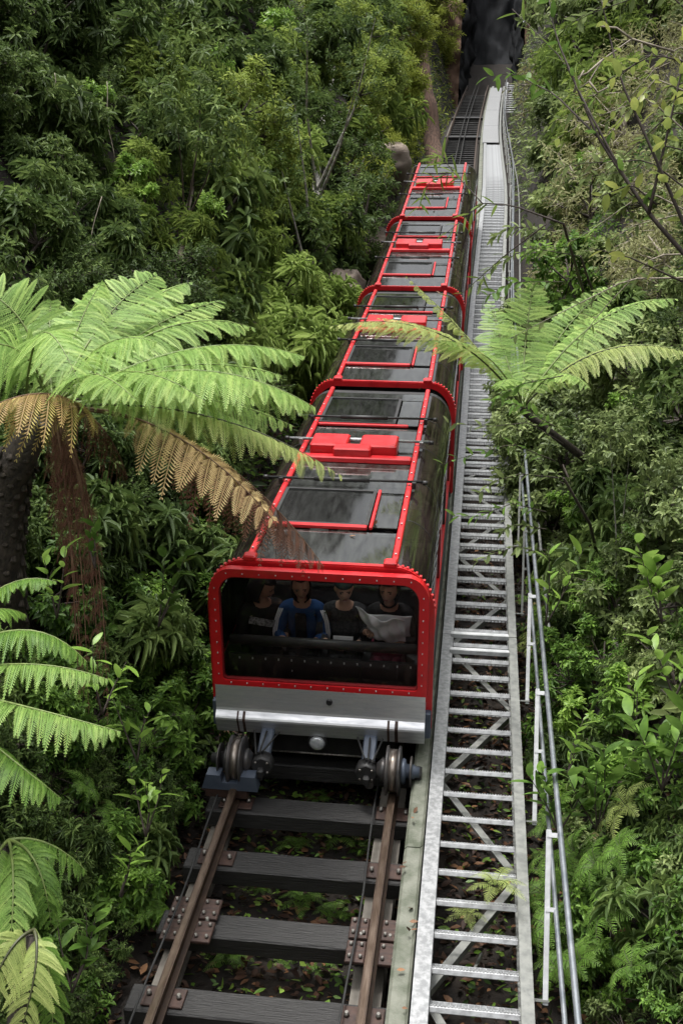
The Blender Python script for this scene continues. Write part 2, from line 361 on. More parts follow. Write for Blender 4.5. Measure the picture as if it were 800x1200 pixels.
# ------------------------------------------------------------------ railway track
def frame_rot(s): return (float(slope(s)), 0.0, 0.0)
SF = np.linspace(-4.6, 62, 140)
track = thing('railway_track', 'steep rusty railway track on dark timber sleepers running uphill under the red train', 'railway track')
rail_sec = [(-.026, 0), (.026, 0), (.029, -.03), (.008, -.045), (.008, -.11), (.042, -.12), (.042, -.135), (-.042, -.135), (-.042, -.12), (-.008, -.11), (-.008, -.045), (-.029, -.03)]
for X in (-.61, .61):
    mb = MB(); mb.sweep([(X+a, b) for a, b in rail_sec], SF, 0); r_ = mb.build('rail', M['rail'], track)
    MB().sweep([(X-.016, .001), (X+.016, .001), (X+.016, .004), (X-.016, .004)], SF).build('polished_strip', M['railtop'], r_)
    MB().sweep([(X-.115+a, b) for a, b in ((-.06, -.32), (.06, -.32), (.06, -.34), (.01, -.34), (.01, -.5), (.06, -.5), (.06, -.52), (-.06, -.52), (-.06, -.5), (-.01, -.5), (-.01, -.34), (-.06, -.34))] if X < 0 else
               [(X-.02+a, b) for a, b in ((-.1, -.3), (.1, -.3), (.1, -.32), (.01, -.32), (.01, -.5), (.1, -.5), (.1, -.52), (-.1, -.52), (-.1, -.5), (-.01, -.5), (-.01, -.32), (-.1, -.32))], SF).build('longitudinal_beam', M['beam'], track)
    mb = MB(); mb.tube([P(s, X-.12+.01*math.sin(s*3), -.07) for s in np.linspace(-4.6, 30, 120)], .008, 5); mb.build('cable', M['rubber'], track)
for X in (-.09, .09): MB().tube([P(s, X, .03) for s in np.linspace(20.5, 66, 60)], .018, 5).build('haul_cable', M['rubber'], track)
for s in (41, 48): MB().box((0, 0, 0), (1.5, .5, .12)).build('pulley_frame', M['black'], track, loc=P(s, 0, -.1), rot=frame_rot(s))
def sleeper_mesh():
    bm = bmesh.new(); bmesh.ops.create_cube(bm, size=1.0); bmesh.ops.scale(bm, vec=(1.60, .215, .145), verts=bm.verts)
    bmesh.ops.subdivide_edges(bm, edges=[e for e in bm.edges if abs((e.verts[0].co-e.verts[1].co).x) > 1], cuts=14); bmesh.ops.bevel(bm, geom=[e for e in bm.edges if len(e.link_faces) == 2 and e.calc_face_angle() > 1], offset=.012, segments=1, affect='EDGES')
    co = np.array([v.co for v in bm.verts]); n = fbm(co*np.array([3, 12, 12])+random.random()*50, 5, 3)
    for v, c, k in zip(bm.verts, co, n): v.co = c*(1+np.array([.012*k, .09*k, .09*k]))
    me = bpy.data.meshes.new('sleeper'); bm.to_mesh(me); bm.free(); me.materials.append(M['timber']); return me
SLP = [sleeper_mesh() for _ in range(5)]; slp = SLP[0]
bolt_me = MB().lathe([(0, .017), (.022, .017), (.024, .012), (.034, .012)], 'Z', 6).mesh('bolt', M['bolt'])
chair_me = MB().box((0, 0, 0), (.26, .15, .016), bev=.004).mesh('base_plate', M['rust'])
clip_me = MB().box((0, 0, 0), (.05, .05, .03), bev=.008).mesh('rail_clip', M['galvdull'])
seen = [-.4703-.6512*k for k in range(-1, 7)]
rest = [.1809+.6512*k for k in range(1, 90)]
for s in seen+rest:
    if 1.2 < s < 31 or s > 60: continue
    near = s < 1
    loc = P(s, -.02+(.03*random.uniform(-1, 1) if near else 0), -.225)
    o = link('sleeper', SLP[int(abs(s)*7) % 5], track, loc, (frame_rot(s)[0]+random.uniform(-.02, .02), 0, random.uniform(-.01, .01)), (1, 1, 1) if near else (.8, .55, .8))
    if near:
        for X in (-.61, .61):
            c = link('base_plate', chair_me, o, (X+.04, 0, .083))
            for sx in (-.095, .095):
                link('bolt', bolt_me, c if False else o, (X+.04+sx, random.uniform(-.02, .02), .09))
fp_me = MB().box((0, 0, 0), (.125, .40, .024), bev=.006).mesh('joint_plate', M['rust'])
for X in (-.61, .61):
    for sx in (-.105, .105):
        s0 = -1.78 if X < 0 else -1.83
        for ds in (-.105, .105):
            q = link('joint_plate', fp_me, track, P(s0+ds, X+sx, -.12), frame_rot(s0), (1, .47, 1))
            for dx in (-.035, .035):
                for dy in (-.11, .11): link('bolt', bolt_me, q, (dx, dy, .012), None, (.75, 1.6, .7))
# concrete/steel kerb beam between track and stairs
kb = thing('kerb_beam', 'pale lichen-stained concrete beam running uphill between the track and the metal stairs', 'beam')
for s0, s1 in [(-4.6, -1.13), (-1.12, 4.8), (4.81, 10.8), (10.81, 20), (20.01, 34), (34.01, 60)]:
    MB().sweep([(.775, .09), (.865, .09), (.885, .12), (.885, -.75), (.755, -.75), (.755, .07)], np.linspace(s0, s1, 20)).build('beam_segment', M['lichen'], kb)

# ------------------------------------------------------------------ metal staircase
st = thing('metal_staircase', 'long galvanised metal staircase with open grating treads climbing beside the track', 'staircase')
XL, XR = .897, 1.596
SQ = np.linspace(-4.6, 60, 120)
for X, sg, nm in ((XL, 1, 'stringer'), (XR, -1, 'stringer')):
    wd = .10 if sg > 0 else .075
    x0, x1 = (X, X+wd) if sg > 0 else (X-wd, X)
    xi = x0+.012 if sg < 0 else x1-.012
    if sg > 0: sec = [(x0, .15), (x1, .15), (x1, .138), (x0+.012, .138), (x0+.012, -.06), (x1, -.06), (x1, -.072), (x0, -.072)]
    else: sec = [(x0, .15), (x1, .15), (x1, -.072), (x0, -.072), (x0, -.06), (x1-.012, -.06), (x1-.012, .138), (x0, .138)]
    for a, b in ((-4.6, 1.95), (1.96, 7.4), (7.41, 14), (14.01, 24), (24.01, 60)):
        MB().sweep(sec, np.linspace(a, b, 24)).build('stringer', M['galv' if sg > 0 else 'galvdull'], st)
# a tread: angle frame, nosing and grating bars
mb = MB(); wt = XR-XL-.19
th = .13
ca = math.cos(.66); sa = math.sin(.66)
def tread(nosing):
    mb = MB(); W_ = XR-XL-.178
    mb.box((0, 0, 0), (W_, .022, .035), 1 if nosing else 0, bev=.004)
    mb.box((0, .16, 0), (W_, .012, .03), 0)
    for k in range(15): mb.box((-W_/2+.02+k*(W_-.04)/14, .085, 0), (.006, .14, .024), 0)
    for k in range(2): mb.box((0, .055+.05*k, .002), (W_, .006, .02), 0)
    n_ = 26
    for k in range(n_): mb.box((-W_/2+.012+k*(W_-.024)/(n_-1), 0, .021), (.012, .02, .008), 1 if nosing else 0)
    return mb.mesh('tread', [M['tread'], M['tread']])
tread_me = tread(False)
T0, TP = -2.5531, .2909
for k in range(-5, 180):
    s = T0+TP*k
    if s > 37: break
    link('tread', tread_me, st, P(s, (XL+XR)/2+.012, .112), (float(slope(s))-.62, 0, 0))
# top: plain cover plates over the treads
for a, b in ((37.2, 43), (43.05, 49), (49.05, 54.5), (54.55, 59)):
    MB().sweep([(XL-.05, .17), (XR-.12, .17), (XR-.12, .155), (XL-.05, .155)], np.linspace(a, b, 8)).build('cover_plate', M['galv'], st)
# two landing strips and the lattice of braces beneath
for s in (1.62, 1.93):
    MB().box((0, 0, 0), (XR-XL-.15, .05, .05), bev=.006).build('landing_bar', M['white'], st, loc=P(s, (XL+XR)/2, .16), rot=frame_rot(s))
for k in range(14):
    s = -4.4+1.1*k; a, b = (XL+.06, XR-.05) if k % 2 == 0 else (XR-.05, XL+.06)
    p, q = V(s, a, -.13), V(s+1.08, b, -.13); mb = MB(); d = q-p; mid = (p+q)/2
    yv = d.normalized(); zv = Vector((0, -math.sin(.66), math.cos(.66))); xv = yv.cross(zv).normalized(); zv = xv.cross(yv)
    Mx = Matrix((xv, yv, zv)).transposed(); mb.box(mid, (.055, d.length, .012), 0, Mx); mb.box(mid+xv*.024-zv*.025, (.008, d.length, .045), 0, Mx)
    mb.build('brace', M['galvdull'], st)
for s in (-2.0, .2, 1.5, 3.4):
    MB().tube([P(s, XL+.35, -.15), P(s+.55, XL+.42, -.5)], .012, 6).build('strut', M['galvdull'], st)
# right-hand ladder seen at the very top
lad = thing('steel_ladder', 'small pale steel ladder at the dark cleft beside the top of the stairs', 'ladder', loc=P(56, 2.0, 0))
_l = np.array(P(56, 2.0, 0))
for X in (1.75, 2.35): MB().tube([P(s, X, .35)-_l for s in np.linspace(46, 60, 8)], .035, 6).build('ladder_rail', M['white'], lad)
rung = MB().tube([(-.3, 0, 0), (.3, 0, 0)], .03, 6).mesh('rung', M['white'])
for s in np.arange(46.5, 60, .9): link('rung', rung, lad, P(s, 2.05, .35)-_l)

# ------------------------------------------------------------------ handrail
hr = thing('handrail', 'galvanised twin-tube handrail with white posts along the right side of the stairs', 'handrail')
upv = np.array([0, 0, 1.])
def rail_line(X, h, a, b, n=60): return [P(s, X, .1)+upv*h for s in np.linspace(a, b, n)]
MB().tube(rail_line(1.735, .93, -4.6, 58, 120), .018, 8).build('top_tube', M['pipe'], hr)
MB().tube(rail_line(1.715, .50, -4.6, 58, 120), .015, 8).build('middle_tube', M['pipe'], hr)
pm = MB(); pm.box((0, 0, .465), (.032, .02, .98), bev=.003); pm.box((.02, 0, .925), (.06, .03, .028)); pm.box((.02, 0, .5), (.06, .03, .024))
post_me = pm.mesh('post', M['white']); post2_me = pm.mesh('post', M['galvdull'])
k = 0; s = -4.05
while s < 56:
    link('post', post_me if s < 2 else post2_me, hr, P(s, 1.665, .1), None, (1, 1, 1) if s < 2 else (.7, .7, .93)); s += 1.65 if s < 6 else 2.4
for s in np.arange(-4.05, 14, 1.65):
    o_ = MB().box((0, 0, 0), (.11, .04, .012)).build('post_bracket', M['galvdull'], hr, loc=P(s, 1.63, .1))
cond = MB().tube([P(s, 1.9, .22) for s in np.linspace(2, 40, 60)], .018, 6).build('conduit', M['galvdull'], hr)

# ------------------------------------------------------------------ red inclined-railway carriages
M['frontglass'] = glassmat('front_window_glass', (.96, .965, .97), None, 0, .01, 1.42)
M['roofglass'] = glassmat('smoked_roof_glass', (.44, .46, .45), (.15, .16, .15), .21, .02, 1.8)
M['hatchglass'] = glassmat('dark_hatch_glass', (.30, .32, .31), (.09, .095, .09), .18, .02, 1.8)
M['sideglass'] = glassmat('smoked_side_glass', (.30, .26, .26), (.09, .06, .06), .22, .02, 1.75, streak=(2, 1.0, 6))
M['seat'] = simple('seat_fabric', (.015, .016, .018), (.03, .03, .033), .7)
M['lens'] = simple('headlight_lens', (.42, .44, .46), (.70, .72, .74), .12, .45, 30)
CL = 5.196; HW, HT = .844, 1.655
def rrect(hw, z0, z1, top, bot, n=8):
    pts = []
    for (sx, sz, (rx, rz), a0) in ((1, 1, top, 0), (-1, 1, top, 90), (-1, -1, bot, 180), (1, -1, bot, 270)):
        cx = sx*(hw-rx); cz = (z1-rz) if sz > 0 else (z0+rz)
        for k in range(n+1):
            a = R(a0+90*k/n); pts.append((cx+rx*math.cos(a), cz+rz*math.sin(a)))
    return pts
def out_y(mb, pts, y0, y1, mi=0, closed=False):
    """strip of (x, z) points swept along the carriage"""
    n = len(pts); vs_ = [(p[0], y0, p[1]) for p in pts]+[(p[0], y1, p[1]) for p in pts]
    return mb.add(vs_, [(k, (k+1) % n, n+(k+1) % n, n+k) for k in range(n if closed else n-1)], mi, True)
CRV = [(HW-.284+.284*math.cos(R(a)), HT-.36+.36*math.sin(R(a))) for a in range(0, 91, 9)]   # right shoulder, bottom to top
PARTS = []
def cp(name, mb, mats, y=0): PARTS.append((name, mb.mesh(name, mats), None)); return PARTS[-1]
hoopA, hoopB = rrect(HW+.022, .28, HT+.036, (.30, .38), (.05, .05)), rrect(HW-.03, .34, HT-.025, (.27, .34), (.04, .04))
cp('front_hoop', MB().ring(hoopA, hoopB, .055, .125), M['red'])
cp('hoop_flange', MB().ring(rrect(HW+.034, .27, HT+.048, (.31, .39), (.05, .05)), hoopA, .06, .075), M['red'])
mb = MB()
for sx in (-1, 1):
    for k in range(12):
        a = R(8+k*7.2); mb.box((sx*(HW-.27+.302*math.cos(a)), .095, HT-.335+.378*math.sin(a)), (.018, .03, .018))
cp('hinge_bolt', mb, M['red'])
cp('rear_end_frame', MB().ring(rrect(HW-.005, .28, HT+.0, (.28, .36), (.05, .05)), rrect(HW-.09, .36, HT-.09, (.24, .30), (.04, .04)), CL-.36, CL-.26), M['black'])
cp('gangway_seal', MB().ring(rrect(HW-.10, .36, HT-.1, (.22, .28), (.04, .04)), rrect(HW-.16, .42, HT-.16, (.2, .25), (.04, .04)), CL-.25, CL+.04), M['rubber'])
for sx in (-1, 1):
    cp('roof_rail', MB().box((sx*.5575, (CL-.11)/2+.02, HT+.016), (.05, CL-.42, .044), bev=.008), M['red'])
    cp('rail_hinge', MB().box((sx*.535, .1, HT+.06), (.1, .09, .045), bev=.01), M['red'])
    for k in range(5):
        y0 = .16+k*.935; c = MB(); out_y(c, [(sx*p[0], p[1]) for p in CRV], y0, y0+.92); c.sm = [True]*len(c.f); cp('curved_side_pane', c, M['sideglass'])
        c = MB(); out_y(c, [(sx*p[0]*1.0015, p[1]+.002) for p in CRV], y0+.922, y0+.934); cp('pane_seam', c, M['black'])
    cp('side_window', MB().box((sx*(HW-.012), CL/2-.08, 1.03), (.012, CL-.5, .50)), M['sideglass'])
    cp('waist_rail', MB().box((sx*(HW-.002), CL/2-.08, .765), (.03, CL-.5, .035), bev=.006), M['red'])
    cp('side_panel', MB().box((sx*(HW-.014), CL/2-.08, .53), (.03, CL-.5, .44)), M['black'])
    for k in range(4): cp('door_post', MB().box((sx*(HW-.004), .55+k*1.28, 1.02), (.022, .05, .50)), M['darkred'] if k % 2 else M['black'])
    cp('sole_bar', MB().box((sx*(HW-.02), CL/2-.1, .27), (.06, CL-.3, .09), bev=.01), M['black'])
zr = HT+.004
for (a, b) in ((.16, .775), (1.66, 2.40), (2.52, 3.5)): cp('roof_pane', MB().box((0, (a+b)/2, zr), (1.05, b-a, .008)), M['roofglass'])
for (a, b) in ((.88, 1.64), (3.62, 4.52)):
    cp('hatch_pane', MB().box((-.12, (a+b)/2, zr+.012), (.78, b-a, .012)), M['hatchglass'])
    cp('roof_pane', MB().box((.41, (a+b)/2, zr), (.22, b-a, .008)), M['roofglass'])
    cp('hatch_seal', MB().ring([(-.53, a-.015), (.285, a-.015), (.285, b+.015), (-.53, b+.015)], [(-.5, a+.012), (.255, a+.012), (.255, b-.012), (-.5, b-.012)], 0, .012), M['black'])
    PARTS[-1][1].transform(Matrix(((1, 0, 0, 0), (0, 0, 1, 0), (0, 1, 0, zr+.018), (0, 0, 0, 1))))
cp('hatch_bar', MB().box((-.13, .83, zr+.02), (.82, .05, .035), bev=.006), M['red'])
cp('hatch_bar', MB().box((.31, 1.24, zr+.02), (.028, .85, .03), bev=.005), M['red'])
cp('hatch_bar', MB().box((-.05, 3.56, zr+.018), (.95, .04, .03), bev=.006), M['red'])
cp('rear_roof_pane', MB().box((0, 4.68, zr-.002), (1.05, .26, .008)), M['roofglass'])
cp('crossbar', MB().box((0, 2.46, zr+.03), (1.06, .10, .06), bev=.01), M['red'])
for x in (-.28, .20): cp('hinge_box', MB().box((x, 2.72, zr+.075), (.36, .34, .13), bev=.014), M['red'])
cp('hinge_box', MB().box((-.04, 2.52, zr+.085), (.36, .16, .11), bev=.014), M['red'])
def strut(y, m, r_):
    mb = MB(); mb.tube([(-.74, y, zr+.07), (.70, y+.02, zr+.07)], r_, 8); mb.tube([(-.30, y, zr+.07), (.2, y+.008, zr+.07)], r_*1.7, 8)
    for x in (-.6, .6): mb.box((x, y, zr+.045), (.035, .06, .06))
    cp('gas_strut', mb, m)
    for x in (-.74, .70): cp('strut_knob', MB().tube([(x-.022, y, zr+.07), (x+.022, y, zr+.07)], .022, 8), M['black'])
strut(1.78, M['black'], .013); strut(3.66, M['black'], .013); strut(2.9, M['galv'], .015)
mb = MB()
for y in np.arange(.3, 4.7, .3):
    for x in (-.5575, .5575): mb.box((x, y, HT+.046), (.014, .014, .008))
cp('rail_rivet', mb, M['white'])
cp('floor_panel', MB().box((0, CL/2-.1, .235), (1.62, CL-.3, .05)), M['black'])
cp('underframe', MB().box((0, CL/2, .12), (.9, CL-.4, .16)), M['black'])
for k in range(5):
    y = .62+k*.92
    cp('seat_cushion', MB().box((0, y, .50), (1.56, .42, .10), bev=.03), M['seat'])
    cp('seat_back', MB().box((0, y+.28, .80), (1.56, .09, .60), bev=.03, M=Matrix.Rotation(R(-12), 3, 'X')), M['seat'])
    cp('grab_rail', MB().tube([(-.78, y+.30, 1.14), (.78, y+.30, 1.14)], .022, 8), M['black'])
RIV = [p[1] for p in PARTS if p[0] == 'rail_rivet'][0]
def car_matrix(i):
    a, b = V(CL*i), V(CL*(i+1)); d = b-a
    return a, (math.atan2(d.z, math.hypot(d.x, d.y)), 0, -math.atan2(d.x, d.y))
CARLAB = ['front red carriage with the wide window, polished apron and exposed wheels', 'second red glass-roofed carriage up the slope, behind the front carriage',
          'third red glass-roofed carriage uphill, partly crossed by the pale fern frond', 'last and highest red carriage with leafy twigs hanging over its roof']
cars = []
for i in range(4):
    loc, rt = car_matrix(i)
    c = thing('railway_carriage', CARLAB[i], 'railway carriage', loc, rt, 'carriages of the red train'); cars.append(c)
    for (nm, me, _) in PARTS:
        if i > 0 and nm in ('seat_cushion', 'grab_rail', 'floor_panel') and False: continue
        o = link(nm, me, c)
        if nm in ('rail_rivet', 'hinge_bolt'): o['kind'] = 'stuff'
CAR = cars[0]
def fp(name, mb, mats, parent=CAR, **k): return mb.build(name, mats, parent, **k)
# front end of the first carriage
fr = fp('front_frame', MB().ring(rrect(HW-.005, .595, HT+.01, (.17, .21), (.03, .03)), rrect(HW-.078, .692, HT-.055, (.13, .15), (.03, .03)), -.035, .03), M['red'])
fp('frame_lip', MB().ring(rrect(HW-.076, .694, HT-.057, (.13, .15), (.03, .03)), rrect(HW-.086, .704, HT-.067, (.12, .14), (.03, .03)), -.02, .02), M['darkred'])
mb = MB()
for x in np.linspace(-.70, .70, 12):
    mb.box((x, -.038, .677), (.008, .008, .010)); mb.box((x, -.038, HT-.026), (.008, .008, .008))
for z in np.linspace(.75, 1.5, 9):
    for sx in (-1, 1): mb.box((sx*(HW-.048), -.038, z), (.007, .008, .010))
o = fp('frame_rivet', mb, M['white'], fr); o['kind'] = 'stuff'
mb = MB(); ol = rrect(HW-.081, .699, HT-.062, (.125, .145), (.03, .03)); mb.add([(p[0], .004, p[1]) for p in ol], [tuple(range(len(ol)))]); fp('front_window', mb, M['frontglass'])
# dash rail and inner panel with a row of studs
fp('dash_rail', MB().tube([(-.74, .16, .955), (.74, .16, .955)], .042, 10), M['black'])
ip = fp('dash_panel', MB().box((0, .14, .62), (1.5, .03, .44)), M['black'])
mb = MB()
for x in np.linspace(-.66, .70, 14): mb.box((x, .118, .815), (.010, .008, .016))
for x in (-.24, .30): mb.box((x, .118, .72), (.008, .008, .014))
o = fp('dash_stud', mb, M['white'], ip); o['kind'] = 'stuff'
fp('dash_divider', MB().box((.30, .118, .66), (.022, .02, .28)), M['rubber'])
# polished apron: folded plate with a ridge
prof = [(-.046, .655), (-.05, .45), (-.056, .43), (-.09, .395), (-.099, .382), (-.10, .365), (-.094, .35), (-.055, .235)]
mb = MB()
for k in range(len(prof)-1):
    (y0, z0), (y1, z1) = prof[k], prof[k+1]; hw_ = HW-.015
    mb.add([(-hw_, y0, z0), (hw_, y0, z0), (hw_, y1, z1), (-hw_, y1, z1)], [(0, 1, 2, 3)], 0)
apr = fp('apron', mb, M['brushed'])
for sx in (-1, 1):
    mb = MB(); n = len(prof); x = sx*(HW-.015)
    mb.add([(x, y, z) for y, z in prof]+[(x, .1, .235), (x, .1, .655)], [tuple(range(n+2))]); fp('apron_end', mb, M['brushed'], apr)
fp('latch', MB().lathe([(-.012, .022), (.006, .026), (.02, .026)], 'Y', 12, (.08, -.055, .56)), M['black'], apr)
for x, w_ in ((-.65, .007), (-.60, .011), (.548, .009), (.61, .013)):
    gs = MB(); q_ = prof[2:]; gs.add([(x+sx*w_, y-.002, z) for y, z in q_ for sx in (-1, 1)], [(2*k, 2*k+1, 2*k+3, 2*k+2) for k in range(len(q_)-1)]); fp('grease_streak', gs, M['rust'], apr)
fp('corner_block', MB().box((-HW-.0, .06, .36), (.06, .12, .24), bev=.012), M['steelblue']); fp('corner_block', MB().box((HW+.0, .06, .36), (.06, .12, .24), bev=.012), M['steelblue'])
fp('buffer_beam', MB().box((0, .25, .08), (1.2, .3, .26), bev=.01), M['black'])
fp('front_pipe', MB().tube([(-.42, .02, .02), (.42, .02, .02)], .009, 6), M['bolt'])
hl = fp('headlight', MB().lathe([(-.005, .06), (.0, .074), (.03, .078), (.10, .055)], 'Y', 20, (-.02, -.06, .175)), M['black'])
fp('lens', MB().lathe([(-.02, .02), (-.012, .05), (.002, .066)], 'Y', 20, (-.02, -.066, .175)), M['lens'], hl)
YW = -.33
for sx in (-1, 1):
    X0 = sx*.61
    wh = fp('wheel', MB().lathe([(-.066, .08), (-.062, .13), (-.055, .186), (-.041, .19), (-.031, .160), (.031, .160), (.041, .19), (.055, .186), (.062, .13), (.066, .08)], 'X', 40, (X0, YW, .163)), M['wheel'])
    fp('tyre', MB().lathe([(-.030, .1601), (-.030, .163), (.030, .163), (.030, .1601)], 'X', 40, (X0, YW, .163)), M['worn'], wh)
    fp('hub', MB().lathe([(sx*.05, .09), (sx*.08, .10), (sx*.095, .09), (sx*.10, .058), (sx*.16, .055), (sx*.17, .044), (sx*.20, .04)], 'X', 24, (X0, YW, .163)), M['steelblue'] if sx > 0 else M['black'], wh)
    fp('brake_disc', MB().lathe([(sx*.128, .115), (sx*.132, .12), (sx*.138, .12), (sx*.142, .115)], 'X', 28, (X0, YW, .163)), M['wheel'], wh)
    fp('inner_hub', MB().lathe([(-sx*.05, .085), (-sx*.085, .095), (-sx*.10, .08), (-sx*.13, .05)], 'X', 20, (X0, YW, .163)), M['wheel'], wh)
    br = fp('suspension_bracket', MB().box((X0-sx*.20, -.17, .225), (.105, .26, .06), bev=.01, M=Matrix.Rotation(R(24), 3, 'X')), M['steelblue'])
    fp('axle_box', MB().lathe([(-.05, .076), (-.03, .088), (.05, .088)], 'Y', 8, (X0-sx*.205, YW-.02, .155)), M['black'], br)
    for k in range(4): fp('bolt', MB().lathe([(-.062, .009), (-.05, .011), (-.04, .011)], 'Y', 6, (X0-sx*.205+.046*(-1)**k, YW-.02, .155+(.042 if k < 2 else -.042))), M['bolt'], br)
    fp('swing_arm', MB().box((X0-sx*.20, -.2, .12), (.05, .5, .07), bev=.01), M['black'])
    fp('axle_pin', MB().lathe([(-.02, .035), (.05, .035)], 'Y', 10, (X0-sx*.18, YW-.05, .06)), M['wheel'], br)
    for k in range(3): fp('hose', MB().tube([(X0-sx*(.13+.03*k), YW+.02, .19), (X0-sx*(.16+.03*k), YW-.04, .25+.02*k), (X0-sx*.1*(k-1)-sx*.2, -.12, .30)], .008, 5), M['rubber'], br)
# rail guard (snow-plough shaped block) ahead of the left wheel
gd = MB(); gx, gy, gz = -.64, YW-.17, .07
o_ = [(-.22, -.075), (.22, -.075), (.20, .055), (.07, .055), (.06, -.01), (-.06, -.01), (-.07, .055), (-.18, .055)]
gd.add([(gx+a, gy, gz+b) for a, b in o_]+[(gx+a, gy+.10, gz+b) for a, b in o_], [tuple(range(7, -1, -1)), tuple(range(8, 16))]+[(k, (k+1) % 8, 8+(k+1) % 8, 8+k) for k in range(8)])
fp('rail_guard', gd, M['steelblue']); fp('guard_shoe', MB().box((gx-.03, gy+.04, gz-.115), (.34, .07, .09), bev=.01), M['rust'])
fp('brake_shoe', MB().box((.80, YW+.05, .1), (.05, .12, .1), bev=.01), M['black'])

# ------------------------------------------------------------------ passengers
def cloth(name, c1, c2=None, sc=14, rough=.85): return simple(name, c1, c2 or c1, rough, 0, sc, spec=.2)
SKIN_A = simple('skin_tan', (.30, .165, .11), (.36, .20, .135), .5, 0, 10); SKIN_B = simple('skin_light', (.48, .30, .22), (.55, .35, .26), .5, 0, 10)
HAIR = cloth('black_hair', (.010, .008, .008), (.02, .016, .014), 30, .5); EYE = simple('dark_eye', (.02, .015, .012)); LIP = simple('lips', (.26, .10, .085))
def head_mesh(cx, cy, cz, yaw=0., tilt=0., sc=1.0):
    nu, nv = 28, 22; vs_ = []; fs = []
    for j in range(nv+1):
        ph = PI*j/nv
        for i in range(nu):
            th = 2*PI*i/nu; x, y, z = math.sin(ph)*math.sin(th), -math.sin(ph)*math.cos(th), math.cos(ph)
            fx, fy, fz = x*.076, y*.096, z*.118
            low = max(0, -z); fx *= 1-.30*low**1.5; fy = fy*(1-.12*low) - (.008*low if y < 0 else -.0)
            if y < 0:
                f = -y
                g = math.exp(-((x*.076)/.013)**2)*math.exp(-((z+.16)/.20)**2); fy -= .024*g*f           # nose
                for sx in (-1, 1): fy += .006*math.exp(-((x*.076-sx*.031)/.016)**2)*math.exp(-((z-.06)/.10)**2)   # eye sockets
                fy -= .005*math.exp(-((z-.22)/.08)**2)*f                                               # brow
                fy -= .006*math.exp(-((x*.076)/.024)**2)*math.exp(-((z+.50)/.10)**2)                     # lips
                fy -= .008*math.exp(-((x*.076)/.026)**2)*math.exp(-((z+.82)/.12)**2)                     # chin
            vs_.append((fx, fy, fz))
    for j in range(nv):
        for i in range(nu): fs.append((j*nu+i, j*nu+(i+1) % nu, (j+1)*nu+(i+1) % nu, (j+1)*nu+i))
    m = MB(); T = Matrix.Translation((cx, cy, cz)) @ Matrix.Rotation(yaw, 4, 'Z') @ Matrix.Rotation(tilt, 4, 'X') @ Matrix.Scale(sc, 4)
    m.add([T @ Vector(v) for v in vs_], fs, 0, True)
    for sx in (-1, 1):   # ears
        e = MB().lathe([(-.008, .012), (0, .026), (.008, .012)], 'X', 10)
        m.add([T @ Vector((v[0]+sx*.076, v[1]*.7+.01, v[2]*1.15-.005)) for v in e.v], e.f, 0, True)
    return m, T
def skin_mesh(joints, edges, root, sub=2):
    me = bpy.data.meshes.new('skeleton'); me.from_pydata([j[0] for j in joints], [], []); 
    me = bpy.data.meshes.new('skeleton'); me.from_pydata([j[0] for j in joints], edges, [])
    o = bpy.data.objects.new('skeleton', me); COL.objects.link(o)
    md = o.modifiers.new('skin', 'SKIN'); md.use_smooth_shade = True
    for k, j in enumerate(joints):
        sv = me.skin_vertices[0].data[k]; r_ = j[1]; sv.radius = r_ if hasattr(r_, '__len__') else (r_, r_); sv.use_root = (k == root)
    o.modifiers.new('sub', 'SUBSURF').levels = sub
    dg = bpy.context.evaluated_depsgraph_get(); ev = o.evaluated_get(dg); m2 = bpy.data.meshes.new_from_object(ev)
    res = MB(); res.add([v.co for v in m2.vertices], [tuple(p.vertices) for p in m2.polygons], 0, True)
    bpy.data.objects.remove(o); return res
